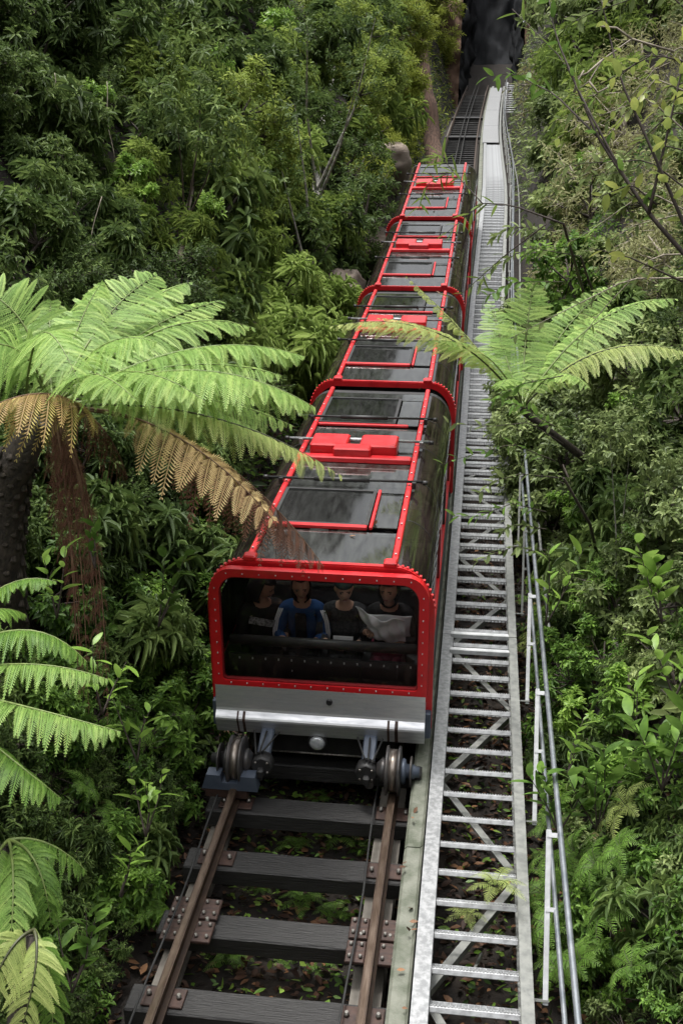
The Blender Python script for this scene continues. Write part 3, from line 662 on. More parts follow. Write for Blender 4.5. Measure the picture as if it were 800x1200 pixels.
def person(label, x, y, z, skin, top, bottom, hands='lap', yaw=0., hyaw=0., htilt=0., sc=.93, hair='short', hairmat=None, sleeves=True, arms=None, group='passengers inside the front carriage'):
    loc, rt = car_matrix(0); Mx = Matrix.Translation(loc) @ Euler(rt).to_matrix().to_4x4() @ Matrix.Translation((x, y, z)) @ Matrix.Rotation(yaw, 4, 'Z') @ Matrix.Rotation(R(6), 4, 'X')
    root = thing('person', label, 'person', Mx.to_translation(), Mx.to_euler(), group, sc)
    A = arms or [((.215, -.06, .17), (.13, -.25, .24), (.06, -.32, .27))]*2
    J = [((0, 0, 0), (.15, .11)), ((0, .01, .16), (.125, .09)), ((0, .02, .32), (.145, .09)), ((0, .015, .43), (.10, .07)), ((0, .0, .50), (.046, .05)), ((0, -.008, .565), (.042, .05))]
    E = [(0, 1), (1, 2), (2, 3), (3, 4), (4, 5)]
    TJ = list(J[:4]); TE = [(0, 1), (1, 2), (2, 3)]
    for sx, a in ((-1, A[0]), (1, A[1])):
        sh = (sx*.165, .02, .41); el = (sx*a[0][0], a[0][1], a[0][2]); wr = (sx*a[1][0], a[1][1], a[1][2]); pa = (sx*a[2][0], a[2][1], a[2][2])
        b = len(J); J += [(sh, .052), (el, .042), (wr, .027), (pa, (.034, .018))]; E += [(3, b), (b, b+1), (b+1, b+2), (b+2, b+3)]
        d = (Vector(pa)-Vector(wr)).normalized(); s_ = Vector((d.y, -d.x, 0)).normalized() if abs(d.z) < .95 else Vector((1, 0, 0)); dn = Vector((0, 0, -1))
        for q, ln in zip((-1.5, -.5, .5, 1.5), (.062, .074, .070, .055)):   # four fingers, curled
            k1 = Vector(pa)+s_*q*.017+d*.03; k2 = k1+d*ln*.5+dn*.008; k3 = k2+d*ln*.3+dn*ln*.45
            n0 = len(J); J += [(tuple(k1), .0095), (tuple(k2), .0085), (tuple(k3), .0075)]; E += [(b+3, n0), (n0, n0+1), (n0+1, n0+2)]
        t1 = Vector(wr)*.5+Vector(pa)*.5-s_*sx*(-.028); t2 = t1+d*.03-s_*sx*(-.018)+dn*.01; t3 = t2+d*.028+dn*.012
        n0 = len(J); J += [(tuple(t1), .011), (tuple(t2), .0095), (tuple(t3), .008)]; E += [(b+3, n0), (n0, n0+1), (n0+1, n0+2)]
        c = len(TJ); TJ += [(sh, .066), (el, .056), (tuple(Vector(el)*.12+Vector(wr)*.88), .043)]; TE += [(3, c), (c, c+1), (c+1, c+2)]
    LJ = [((0, 0, 0), (.16, .12))]; LE = []
    for sx in (-1, 1):
        b = len(J); q = [((sx*.085, -.02, -.02), .085), ((sx*.11, -.36, .02), .06), ((sx*.11, -.40, -.30), .042), ((sx*.11, -.50, -.33), (.04, .03))]
        J += [(p, r_*.8 if not hasattr(r_, '__len__') else r_) for p, r_ in q]; E += [(0, b), (b, b+1), (b+1, b+2), (b+2, b+3)]
        c = len(LJ); LJ += [(p, r_) for p, r_ in q[:3]]; LE += [(0, c), (c, c+1), (c+1, c+2)]
    TJ = [(p, tuple(np.array(r_)*1.13) if hasattr(r_, '__len__') else r_) for p, r_ in TJ]
    body = skin_mesh(J, E, 0, 2); hm, T = head_mesh(0, -.02, .655, hyaw, htilt)
    body.add(hm.v, hm.f, 0, True); body.build('body', skin, root)
    skin_mesh(TJ, TE, 0, 2).build('jacket', top, root); skin_mesh(LJ, LE, 0, 1).build('trousers', bottom, root)
    f = MB()
    for sx in (-1, 1):
        e = MB().lathe([(-.004, .004), (-.001, .010), (.004, .009)], 'Y', 10); f.add([T @ Vector((v[0]*1.3+sx*.031, v[1]-.083, v[2]*.7+.006)) for v in e.v], e.f, 0, True)
        e = MB().box((0, 0, 0), (.034, .006, .006)); f.add([T @ Vector((v[0]+sx*.031, v[1]-.093, v[2]+.028-abs(v[0])*.1)) for v in e.v], e.f)
    f.build('eyes', EYE, root)
    e = MB().lathe([(-.004, .004), (0, .012), (.006, .01)], 'Y', 12); MB().add([T @ Vector((v[0]*1.9, v[1]-.099, v[2]*.6-.056)) for v in e.v], e.f, 0, True).build('mouth', LIP, root)
    # hair / hood: a shell over the skull that leaves the face open
    nu, nv = 28, 18; sh_ = MB(); vs_ = []; keep = {}
    long_ = {'short': -.25, 'long': -1.0, 'hood': -1.0, 'cap': .25, 'scarf': -1.0}[hair]; th_ = {'short': 1.10, 'long': 1.16, 'hood': 1.24, 'cap': 1.14, 'scarf': 1.20}[hair]
    for j in range(nv+1):
        ph = PI*.96*j/nv
        for i in range(nu):
            a = 2*PI*i/nu; x_, y_, z_ = math.sin(ph)*math.sin(a), -math.sin(ph)*math.cos(a), math.cos(ph)
            k = 1+.25*max(0, -z_) if hair in ('long', 'hood', 'scarf') else 1
            vs_.append(T @ Vector((x_*.078*th_*k, y_*.098*th_*k+.006, z_*.12*th_-(.03*max(0, -z_) if k > 1 else 0)))); keep[j*nu+i] = (y_ > (-.35 if hair != 'cap' else -2) or z_ > (.62 if hair in ('short', 'long') else .5)) and z_ > long_
    fs = [q for j in range(nv) for i in range(nu) for q in [(j*nu+i, j*nu+(i+1) % nu, (j+1)*nu+(i+1) % nu, (j+1)*nu+i)] if all(keep[v] for v in q)]
    sh_.add(vs_, fs, 0, True); h = sh_.build({'short': 'hair', 'long': 'hair', 'hood': 'hood', 'cap': 'knitted_cap', 'scarf': 'headscarf'}[hair], hairmat or HAIR, root)
    md = h.modifiers.new('t', 'SOLIDIFY'); md.thickness = .012
    return root
NAVY = cloth('navy_tracksuit', (.018, .055, .16), (.024, .07, .19)); BLK = cloth('black_jacket', (.014, .014, .016), (.028, .027, .028)); WHT = cloth('white_cloth', (.72, .73, .76), (.62, .64, .68)); GRY = cloth('dark_knit', (.02, .022, .025), (.06, .06, .065), 40); MAR = cloth('maroon_skirt', (.10, .012, .03), (.14, .02, .04)); TEAL = cloth('teal_hat', (.025, .05, .055), (.04, .075, .08)); BGE = cloth('beige_shirt', (.34, .30, .25), (.42, .38, .32))
PZ = .66; PY = .62
p1 = person('passenger in a black coat turned aside, farthest left behind the front window', -.58, PY, PZ-.02, SKIN_A, BLK, BLK, yaw=.5, hyaw=.9, htilt=.35, hair='hood', hairmat=BLK)
MB().add([(-.17, -.12, .36), (.02, -.15, .30), (.16, -.11, .25), (.17, -.10, .31), (.03, -.145, .37), (-.15, -.115, .43)], [(0, 1, 4, 5), (1, 2, 3, 4)]).build('patterned_scarf', cloth('grey_pattern', (.05, .05, .055), (.42, .43, .45), 42), p1)
p2 = person('dark-haired girl in a navy tracksuit jacket with white sleeve stripes', -.225, PY, PZ, SKIN_A, NAVY, BLK, hair='long', hyaw=.16, htilt=.05)
mb = MB()
for sx in (-1, 1):
    for k in (-1, 0, 1):
        pts = [Vector((sx*(.185+.018*k), -.035, .425)), Vector((sx*(.222+.014*k), -.062, .33)), Vector((sx*(.24+.014*k), -.098, .22)), Vector((sx*(.235+.014*k), -.125, .15))]
        mb.tube(pts, .0065, 5)
mb.build('white_stripes', WHT, p2); MB().box((0, -.115, .30), (.10, .03, .26), bev=.012).build('dark_shirt', BLK, p2)
p3 = person('older woman in dark clothes and a close hat, third from left behind the window', .125, PY, PZ, SKIN_B, GRY, BLK, hair='cap', hairmat=TEAL, hyaw=.22, htilt=.08)
p4 = person('smiling woman in a black headscarf and white shawl, rightmost behind the window', .49, PY, PZ+.01, SKIN_A, BLK, MAR, hair='scarf', hairmat=BLK, hyaw=-.2, htilt=-.06, arms=[((.21, -.05, .20), (.18, -.25, .36), (.15, -.32, .40)), ((.215, -.06, .17), (.11, -.25, .25), (.04, -.32, .27))])
def drape(fn, nu, nv, th=.01):
    mb = MB(); vs_ = [fn(i/nu, j/nv) for j in range(nv+1) for i in range(nu+1)]; w_ = nu+1
    return mb.add(vs_, [(j*w_+i, j*w_+i+1, (j+1)*w_+i+1, (j+1)*w_+i) for j in range(nv) for i in range(nu)], 0, True)
def shawl(u, v):
    a = (u-.5)*2; x = a*.215; drop = .455-.22*v-.06*abs(a)**2
    y = -.085-.035*v-.012*math.sin(u*23+v*4)*v+.10*abs(a)**3
    return (x*(1+.12*v), y-.03, drop)
o = drape(shawl, 24, 14).build('white_shawl', WHT, p4); o.modifiers.new('s', 'SOLIDIFY').thickness = .008
def held(name, label, cat, mesh_mb, mat_, root, sol=.0):
    o = mesh_mb.build(name, mat_); o.matrix_world = root.matrix_basis; tag(o, label, cat)
    if sol: o.modifiers.new('s', 'SOLIDIFY').thickness = sol
    return o
def paper(u, v):
    x = -.26+.42*u+.12*v*(1-u); z = .66-.30*v-.16*u+.012*math.sin(u*9+v*5); y = -.33-.05*math.sin(u*5.0)+.06*v+.018*math.sin(v*11+u*7)+.012*math.sin(u*19-v*6)+.03*abs(u-.5)
    return (x, y, z)
held('paper_sheet', 'large crumpled white paper sheet held up by the woman in the headscarf', 'paper', drape(paper, 36, 24), simple('white_paper', (.74, .75, .78), (.66, .68, .72), .6, 0, 6), p4, .003)
held('white_card', 'small white card held by the older woman in the dark hat', 'card', MB().box((.03, -.36, .36), (.17, .012, .05), M=Matrix.Rotation(R(-25), 3, 'X')), simple('card', (.7, .71, .74)), p3)
# second row, seen dimly through the roof
person('passenger in a beige shirt in the second row, seen through the roof glass', .02, 1.42, PZ+.06, SKIN_B, BGE, BLK, hair='short', hairmat=cloth('grey_hair', (.16, .14, .12), (.25, .22, .2), 30))
person('passenger in a white hood in the second row, left side under the roof glass', -.20, 1.45, PZ+.08, SKIN_B, WHT, BLK, hair='hood', hairmat=WHT)
person('passenger in a blue-grey top in the second row, right side under the roof glass', .42, 1.42, PZ+.04, SKIN_A, cloth('bluegrey', (.16, .18, .24), (.2, .22, .28)), BLK, hair='long')

# ------------------------------------------------------------------ foliage builders
def unit(v): return v/np.maximum(np.linalg.norm(v, axis=-1, keepdims=True), 1e-9)
def leaves(base, d, nrm, L, wr, fold=.25, droop=.15):
    """two-faced folded leaves: base (N,3), direction, normal, length (N,), width ratio -> verts (N*6,3), quads"""
    n = len(base); d = unit(d); s = unit(np.cross(d, nrm)); nn = np.cross(s, d); L = np.asarray(L).reshape(-1, 1); w_ = L*wr*.5
    g = np.array([0, 0, -1.0])
    c1, c2 = base+d*L*.34, base+d*L*.70+g*L*droop*.35; tip = base+d*L+g*L*droop
    v = np.stack([base, c1+s*w_+nn*w_*fold, c2+s*w_*.72+nn*w_*fold, tip, c2-s*w_*.72+nn*w_*fold, c1-s*w_+nn*w_*fold], 1)
    i = np.arange(n)[:, None]*6
    q = np.stack([np.concatenate([i, i+1, i+2, i+3], 1), np.concatenate([i, i+3, i+4, i+5], 1)], 1)
    return v.reshape(-1, 3), q.reshape(-1, 4)
def rand_dir(n): return unit(rng.normal(size=(n, 3)))
def rosettes(tips, dirs, k, L, wr, ang=(50, 85), droop=.25, stem=.0, jit=.25, fold=.25):
    """k leaves radiating from each twig tip; stem > 0 spreads them back along the twig"""
    n = len(tips); a0 = rng.uniform(0, 2*PI, n)
    d = unit(dirs); ref = np.where(np.abs(d[:, 2:3]) < .9, np.array([[0, 0, 1.]]), np.array([[1., 0, 0]]))
    e1 = unit(np.cross(d, ref)); e2 = np.cross(d, e1)
    B, D, N, Ls, T = [], [], [], [], []
    tt = rng.uniform(0, 1, n)
    for j in range(k):
        a = a0+2.4*j+rng.normal(0, jit, n); t = np.radians(rng.uniform(ang[0], ang[1], n)) if stem == 0 else np.radians(ang[0]+(ang[1]-ang[0])*(j/max(1, k-1))+rng.normal(0, 8, n))
        rad = e1*np.cos(a)[:, None]+e2*np.sin(a)[:, None]
        dd = d*np.cos(t)[:, None]+rad*np.sin(t)[:, None]
        B.append(tips-d*(stem*j/k)); D.append(dd); N.append(d+np.array([0, 0, .8])); Ls.append(L*rng.uniform(.65, 1.15, n)*(1 if stem == 0 else .75+.4*j/k)); T.append(np.clip(tt*.55+rng.uniform(0, .45, n), 0, 1))
    v, q = leaves(np.concatenate(B), np.concatenate(D), np.concatenate(N), np.concatenate(Ls), wr, fold, droop)
    return v, q, np.repeat(np.concatenate(T), 6)
def crown_points(ncl, ntw, rad=(1, 1, 1), clump=.34, seed=0, up=.25):
    c = rand_dir(ncl)*rng.uniform(.45, .92, (ncl, 1))*np.array(rad)
    k = rng.integers(0, ncl, ntw); o = rand_dir(ntw); o[:, 2] = o[:, 2]*.8+.1
    p = c[k]+o*clump*rng.uniform(.35, 1.0, (ntw, 1))**.6*np.array(rad)
    d = unit(o*.7+unit(c[k])*.45+np.array([0, 0, up])+rng.normal(0, .25, (ntw, 3)))
    return c, p, d
KINDS = {  # clumps, twigs, leaves per twig, leaf length, width ratio, angle, droop, stem, material, clump size
    'dark':   (15, 220, 7, .25, .27, (35, 85), .35, .12, 'L_dark', .34),
    'narrow': (14, 230, 8, .27, .12, (30, 80), .50, .20, 'L_narrow', .36),
    'fresh':  (7, 60, 9, .30, .40, (40, 85), .3, .25, 'L_bright', .42),
    'big':    (8, 60, 9, .46, .20, (40, 85), .45, .15, 'L_dark', .42),
    'bamboo': (10, 150, 8, .40, .11, (30, 75), .50, .25, 'L_bamboo', .42),
    'sunlit': (16, 300, 8, .20, .22, (35, 85), .3, .15, 'L_sunlit', .36),
    'wattle': (18, 480, 10, .13, .20, (35, 75), .2, .18, 'L_wattle', .34),
    'oval':   (14, 230, 7, .19, .44, (40, 85), .25, .18, 'L_oval', .34),
    'dry':    (16, 240, 6, .13, .27, (30, 90), .35, .22, 'L_dry', .40),
    'low':    (13, 210, 7, .19, .42, (40, 85), .3, .12, 'L_low', .34),
    'small':  (16, 400, 8, .12, .36, (35, 85), .18, .16, 'L_dark', .33),
}
PROTO = {}
def make_proto(kind, var):
    ncl, ntw, k, L, wr, ang, dr, stem, mat, clz = KINDS[kind]
    rad = (1, 1, rng.uniform(.85, 1.15)); c, p, d = crown_points(ncl, ntw, rad, clz, up=.1 if kind == 'narrow' else .3)
    v, q, t = rosettes(p, d, k, L, wr, ang, dr, stem)
    crown = np_mesh('crown', v, q, M[mat], t)
    mb = MB(); z0 = -1.25
    pts = [(0, 0, z0-.3), (.04*rng.normal(), .04*rng.normal(), z0*.6), (.08*rng.normal(), .08*rng.normal(), z0*.1), (.1*rng.normal(), .1*rng.normal(), .4)]
    mb.tube(pts, [.05, .042, .034, .015], 6)
    for q_ in c: mb.tube([pts[1] if q_[2] < -.2 else pts[2], tuple(np.array(pts[2])*.5+q_*.55+rng.normal(0, .06, 3)), tuple(q_)], [.022, .015, .006], 4, cap=False)
    for i in range(0, ntw, 3): mb.tube([tuple(c[int(np.argmin(((c-p[i])**2).sum(1)))]), tuple(p[i])], [.007, .003], 3, cap=False)
    trunk = mb.mesh('trunk', M['twig'] if kind != 'dry' else M['palewig'])
    return crown, trunk
for k_ in KINDS: PROTO[k_] = [make_proto(k_, i) for i in range(5)]

# where in the view each kind grows, and how it is described
KNAME = {'dark': ('broadleaf_tree', 'dark glossy-leaved tree', 'tree'), 'narrow': ('narrow_leaved_tree', 'mid-green narrow-leaved tree', 'tree'), 'bamboo': ('willowy_shrub', 'light green strap-leaved shrub', 'shrub'),
         'sunlit': ('bushy_tree', 'yellow-green bushy tree', 'tree'), 'fresh': ('sapling', 'fresh light green sapling', 'sapling'), 'big': ('broadleaf_tree', 'large-leaved tree with drooping rosettes', 'tree'),
         'wattle': ('feathery_shrub', 'yellow-green feathery shrub', 'shrub'), 'oval': ('oval_leaved_shrub', 'grey-green oval-leaved shrub', 'shrub'),
         'dry': ('dry_shrub', 'olive-brown twiggy shrub', 'shrub'), 'low': ('leafy_bush', 'low bright-leaved bush', 'bush'), 'small': ('fine_leaved_tree', 'dark small-leaved tree', 'tree')}
def place_words(px, py):
    if px < 560:
        rows = ['top of left bank', 'high left bank', 'left bank above the tree fern' if px < 300 else 'left of the upper carriages', 'behind the left tree fern' if px < 260 else 'left of the second carriage',
                'shaded under the left tree fern', 'left of the train window', 'left of the train wheels', 'foot of left bank']
        cols = ['left edge', 'inner left', 'mid left', 'train side']; ci = 0 if px < 90 else 1 if px < 190 else 2 if px < 330 else 3
    else:
        rows = ['top of right bank', 'high right bank', 'right bank above the tree fern', 'behind the right tree fern', 'below the right tree fern', 'right bank opposite the train window', 'right bank opposite the wheels', 'foot of right bank']
        cols = ['stair side', 'middle', 'right edge']; ci = 0 if px < 665 else 1 if px < 740 else 2
    yb_ = [120, 250, 370, 500, 640, 800, 960, 9999]; ri = next(i for i, b in enumerate(yb_) if py < b)
    return ', '+rows[ri]+', '+cols[ci]
PLANTS = []
def plant(kind, px, py, rpx, lift=.55, depth=None, dz=0.0, var=None):
    p, dep = hit(px, py)
    if depth is not None: dep = depth; p = at(px, py, depth)
    r_ = rpx*dep/FPX
    e = .25; nx = float(terr(p[0]+e, p[1])-terr(p[0]-e, p[1]))/(2*e); ny = float(terr(p[0], p[1]+e)-terr(p[0], p[1]-e))/(2*e)
    n = unit(np.array([-nx, -ny, 1.0])); lean = unit(n*.55+np.array([0, 0, 1.0]))
    c = p+n*r_*lift+np.array([0, 0, dz])
    # keep the crown out of the train's and stairs' clearance
    xc = c[0]-float(track_x(c[1])); lim = (1.0+r_*.70) if py > 560 else (.90+r_*.36) if dep < 24 else (1.25+r_*.8)
    if xc < 0.3 and xc > -lim: c[0] -= (lim+xc)
    lim = (1.74+r_*.78) if py > 720 else (1.64+r_*.30) if dep < 22 else (2.1+r_*.85)
    if xc >= .3 and xc < lim: c[0] += lim-xc
    base = c-lean*1.25*r_
    PLANTS.append((kind, c, r_, lean, to_px(c)))
def kind_at(px, py):
    u = random.random()
    if px < 560:
        if px > 415 and py < 330: return 'wattle' if u < .85 else 'narrow'
        if py < 330:
            if px < 140: return 'dark' if u < .75 else 'small'
            if px < 310: return ('narrow' if u < .5 else 'dark' if u < .85 else 'bamboo') if py > 90 else ('dark' if u < .6 else 'narrow')
            return 'small' if u < .45 else 'dark' if u < .75 else 'narrow'
        if py < 520 and 250 < px: return 'bamboo' if u < .6 else 'narrow' if u < .8 else 'small'
        if py < 700: return 'dark' if u < .7 else 'small'
        return 'low' if u < .5 else 'dark' if u < .8 else 'small'
    if py < 190: return 'dry' if u < .42 else 'oval' if u < .8 else 'narrow'
    if py < 430: return 'dry' if u < .2 else 'oval' if u < .75 else 'low' if u < .88 else 'small'
    if py < 720: return 'oval' if u < .9 else 'dark'
    return 'dark' if u < .35 else 'oval' if u < .5 else 'low'
def ledge(py):    # left limit of the train corridor / right limit of the stair corridor, in the view
    return np.interp(py, [0, 120, 190, 340, 450, 660, 860, 1000, 1200], [530, 505, 470, 410, 360, 238, 225, 195, 110])
def redge(py): return np.interp(py, [0, 100, 210, 480, 700, 900, 1200], [612, 605, 600, 610, 628, 650, 680])
py = -90.0; row = 0
while py < 1260:
    step = 52 if py < 700 else 58
    px = -70.0+(row % 2)*step*.5
    while px < 880:
        qx, qy = px+random.uniform(-.3, .3)*step, py+random.uniform(-.3, .3)*step
        gap = .34 if (qx < 200 and 90 < qy < 330) else .12 if qx < 240 and 480 < qy < 760 else .04
        if (qx < ledge(qy)-6 or qx > redge(qy)+14) and random.random() > gap:
            kk = kind_at(qx, qy); kk = 'big' if kk == 'dark' and random.random() < .25 else kk
            plant(kk, qx, qy, random.uniform(42, 68), random.uniform(.15, .7))
        px += step
    py += step*.86; row += 1
for q in [(60, 1010, 34), (130, 930, 32), (185, 900, 28), (110, 1060, 34), (170, 1040, 28), (200, 800, 30), (160, 790, 30), (700, 820, 36), (660, 760, 32), (780, 830, 38), (740, 720, 34), (680, 700, 30), (790, 650, 34), (735, 900, 36), (640, 900, 26)]: plant(random.choice(['fresh', 'low', 'big']), q[0], q[1], q[2], 1.3)
for q in [(135, 232, 26), (152, 262, 24), (215, 275, 26), (258, 250, 22), (300, 60, 26), (330, 300, 24), (700, 225, 24), (680, 330, 26), (655, 455, 28), (770, 500, 26), (705, 620, 30), (225, 90, 22), (95, 140, 22), (205, 620, 26), (150, 720, 26), (715, 860, 34), (770, 940, 36), (690, 960, 30)]:
    plant('fresh', q[0], q[1], q[2], 1.5)
for q in [(240, 160, 54), (268, 188, 48), (222, 192, 44), (385, 60, 44), (412, 112, 42), (430, 30, 42), (350, 40, 40), (300, 230, 38), (390, 130, 40)]: plant('sunlit', q[0], q[1], q[2], 1.0)
for q in [(470, 150, 46), (505, 172, 40), (440, 125, 46), (400, 215, 40), (485, 110, 44), (425, 170, 42), (455, 60, 46), (505, 130, 36)]: plant('wattle', q[0], q[1], q[2], .9)
for q in [(335, 385, 48), (300, 360, 44), (372, 430, 42), (355, 470, 40), (380, 465, 34), (320, 440, 40)]: plant('bamboo', q[0], q[1], q[2], 1.0)
for q in [(632, 505, 46), (612, 500, 34), (655, 485, 44), (600, 515, 26)]: plant('oval', q[0], q[1]+40, q[2], 2.0)
for q in [(650, 560, 44), (668, 600, 46), (640, 530, 40), (690, 570, 44)]: plant('oval', q[0], q[1], q[2], 2.4)
for q in [(640, 440, 50), (625, 500, 44), (650, 560, 46), (615, 330, 40), (640, 270, 40), (625, 380, 44), (690, 520, 50), (760, 470, 50), (640, 620, 44), (780, 560, 50)]: plant('oval', q[0], q[1], q[2], 1.1)
for q in [(38, 48, 52), (18, 262, 40), (70, 285, 40), (120, 330, 38), (185, 560, 44), (120, 545, 40), (265, 95, 40), (350, 70, 40), (215, 690, 44), (760, 600, 46), (690, 560, 40), (780, 400, 44)]:
    plant('big', q[0], q[1], q[2], 1.1)
def finish_plants():
    cells = {}; items = sorted(PLANTS, key=lambda t: t[4][1])
    for i, t in enumerate(items): cells.setdefault((t[0], place_words(t[4][0], t[4][1])), []).append(i)
    extra = {}
    for key, ids in cells.items():
        if len(ids) in (2, 3):
            for i, e in zip(ids, ('upper one', 'lower one') if len(ids) == 2 else ('topmost', 'middle one', 'lowest')): extra[i] = e
        elif len(ids) > 3:
            h_ = (len(ids)+1)//2
            for row_, part in (('upper', ids[:h_]), ('lower', ids[h_:])):
                part = sorted(part, key=lambda i: items[i][4][0])
                for i, e in zip(part, (['left', 'right'] if len(part) == 2 else ['leftmost', 'middle', 'rightmost'] if len(part) == 3 else (['leftmost', 'second from left', 'third from left', 'fourth from left'][:(len(part)+1)//2]+['fourth from right', 'third from right', 'second from right', 'rightmost'][4-len(part)//2:]) if len(part) <= 8 else ['']*len(part))): extra[i] = (row_+' row '+e).strip()
    for i, (kind, c, r_, lean, (qx, qy, _)) in enumerate(items):
        nm, words, cat = KNAME[kind]; lab = words+place_words(qx, qy)+(', '+extra[i] if i in extra else '')
        crown, trunk = PROTO[kind][i % 5]
        q = Vector((0, 0, 1)).rotation_difference(Vector(lean)) @ Euler((0, 0, random.uniform(0, 6.28))).to_quaternion()
        base = Vector(c)-q @ Vector((0, 0, 1.3*r_))
        root = thing(nm, lab, cat, base, q.to_euler(), words+('es' if words.endswith('sh') else 's')+' on the '+('left' if qx < 560 else 'right')+' bank', r_)
        link('trunk', trunk, root, (0, 0, 1.3)); link('crown', crown, root, (0, 0, 1.3))
finish_plants()

# ------------------------------------------------------------------ ferns
def bez(a, b, c, t): t = np.asarray(t)[:, None]; return a*(1-t)**2+2*b*t*(1-t)+c*t**2
def frond_mesh(name, p0, p1, p2, hw, mats, npin=26, npl=13, droop=.35, start=.16, nrm=(0, 0, 1), sparse=0., stalk=.012, cup=0.0, fill=.68, raw=False, ang=14, tintlo=0., tinthi=1.):
    """a bipinnate frond: spine p0-p1-p2, half width hw; pinnae droop by droop*length"""
    p0, p1, p2 = [np.asarray(q, float) for q in (p0, p1, p2)]
    if not raw: npin, npl = (int(npin*.72), int(npl*2.0)) if npin > 19 else (npin, int(npl*1.5))
    t = start+(1-start)*(np.arange(npin)+.5)/npin; pos = bez(p0, p1, p2, t); tan = unit(bez(p0, p1, p2, np.minimum(t+.01, 1.01))-bez(p0, p1, p2, t-.01))
    N = unit(np.asarray(nrm, float)); side = unit(np.cross(tan, N)); nn = np.cross(side, tan)
    x = (t-start)/(1-start); prof = (np.minimum(1, (x/.28+.25))**.8)*np.clip(1-x**2.2, 0, 1)**.75; prof = prof/prof.max()
    slen = np.linalg.norm(np.diff(bez(p0, p1, p2, np.linspace(0, 1, 30)), axis=0), axis=1).sum(); gap = slen*(1-start)/npin
    VV, QQ, TT, nv = [], [], [], 0
    for sd in (-1, 1):
        L = hw*prof*rng.uniform(.9, 1.08, npin)+.012; an = np.radians(ang+18*x+rng.normal(0, 6, npin))
        d = side*sd*np.cos(an)[:, None]+tan*np.sin(an)[:, None]+nn*cup
        u = (np.arange(npl)+.6)/npl                                            # along the pinna
        dr = droop*rng.uniform(.65, 1.35, npin); L = L*np.where(rng.uniform(0, 1, npin) < .08, rng.uniform(.45, .8, npin), 1)
        def sp(uu): return pos[:, None, :]+d[:, None, :]*(L[:, None]*(uu-.25*dr[:, None]*uu**2*.8))[..., None]+np.array([0, 0, -1.])*(L*dr)[:, None, None]*(uu**2)[..., None]
        U = np.broadcast_to(u, (npin, npl)); q = sp(U); pt_ = unit(sp(U+.03)-sp(U-.03))
        pn = unit(np.cross(pt_, np.broadcast_to(tan[:, None, :], pt_.shape))*sd); ps = np.cross(pn, pt_)
        ll = np.minimum(gap*fill, L[:, None]*.36)*np.clip(1.08-U**3*.95, .08, 1)*(.75+.25*np.minimum(1, U/.2))*rng.uniform(.85, 1.1, (npin, npl))
        wid = (L[:, None]/npl*.56)*np.ones_like(ll)
        for s2 in (-1, 1):
            dd = unit(ps*s2+pt_*.55-np.array([0, 0, .18]))
            a = q-pt_*wid[..., None]*.9; b = q+pt_*wid[..., None]*.9; m = q+dd*ll[..., None]*.55
            v = np.stack([a, m-pt_*wid[..., None]*.8, q+dd*ll[..., None], m+pt_*wid[..., None]*.8+(b-q)*.15], 2)
            k = v.reshape(-1, 4, 3)
            if sparse > 0: k = k[rng.uniform(0, 1, len(k)) > sparse]
            n_ = len(k); VV.append(k.reshape(-1, 3)); QQ.append(nv+np.arange(n_*4).reshape(-1, 4)); nv += n_*4
            tt = tintlo+(tinthi-tintlo)*np.clip(rng.uniform(.15, .75, (npin, 1))+.25*U+rng.normal(0, .08, U.shape)+.1*x[:, None], 0, 1)
            tt = np.repeat(tt.reshape(-1), 4)
            if sparse > 0: tt = tt[:n_*4]
            TT.append(tt)
        # pinna midribs as thin strips
        for j in range(npin):
            uu = np.linspace(0, .96, 6)[None, :]
            pl = (pos[j][None]+d[j][None]*(L[j]*(uu[0]-.2*dr[j]*uu[0]**2))[:, None]+np.array([0, 0, -1.])*(L[j]*dr[j])*(uu[0]**2)[:, None])
            wv = np.cross(nn[j], d[j]); wv = wv/np.linalg.norm(wv)*(.0022+.0012*prof[j])
            v = np.concatenate([pl-wv, pl+wv]); VV.append(v); QQ.append(nv+np.array([[i, i+1, i+7, i+6] for i in range(5)])); nv += 12; TT.append(np.full(12, .35))
    fl = nv; nf = sum(len(q) for q in QQ)
    mb = MB(); ts = np.linspace(0, 1, 14); mb.tube([tuple(q) for q in bez(p0, p1, p2, ts)], [stalk*(1-.85*q) for q in ts], 5, cap=False)
    VV.append(np.array(mb.v)); QQ.append(nv+np.array(mb.f)); TT.append(np.full(len(mb.v), .3))
    Q = np.concatenate(QQ); mi = np.zeros(len(Q), int); mi[nf:] = 1
    return np_mesh(name, np.concatenate(VV), Q, mats, np.concatenate(TT), mi)
def fern(name, label, cat, crown, fronds, group=None, trunk=None):
    """crown: world point; fronds: list of (tip, ctrl, half width, kind, kwargs) in world coordinates"""
    root = thing(name, label, cat, crown if trunk is None else trunk, group=group); o = np.array(root.location)
    for (tip, ctrl, hw, kind, kw) in fronds:
        mats = {'g': (M['F_tree'], M['greenstalk']), 'y': (M['F_pale'], M['rachis']), 'l': (M['F_low'], M['greenstalk']), 't': (M['F_tan'], M['deadstalk']), 'b': (M['F_brown'], M['deadstalk']), 'd': (M['F_gold'], M['deadstalk'])}[kind]
        nm = 'frond' if kind in 'gyl' else 'dead_frond'
        c0 = kw.pop('start_at', crown)
        f = link(nm, frond_mesh(nm, c0-o, ctrl-o, tip-o, hw, mats, **kw), root)
        if kind in 'tbd': f['label'] = {'t': 'withered tan frond hanging towards the train', 'b': 'dead dark brown frond hanging down', 'd': 'browning golden frond arching over'}[kind]
    return root
def W(px, py, d): return at(px, py, d)

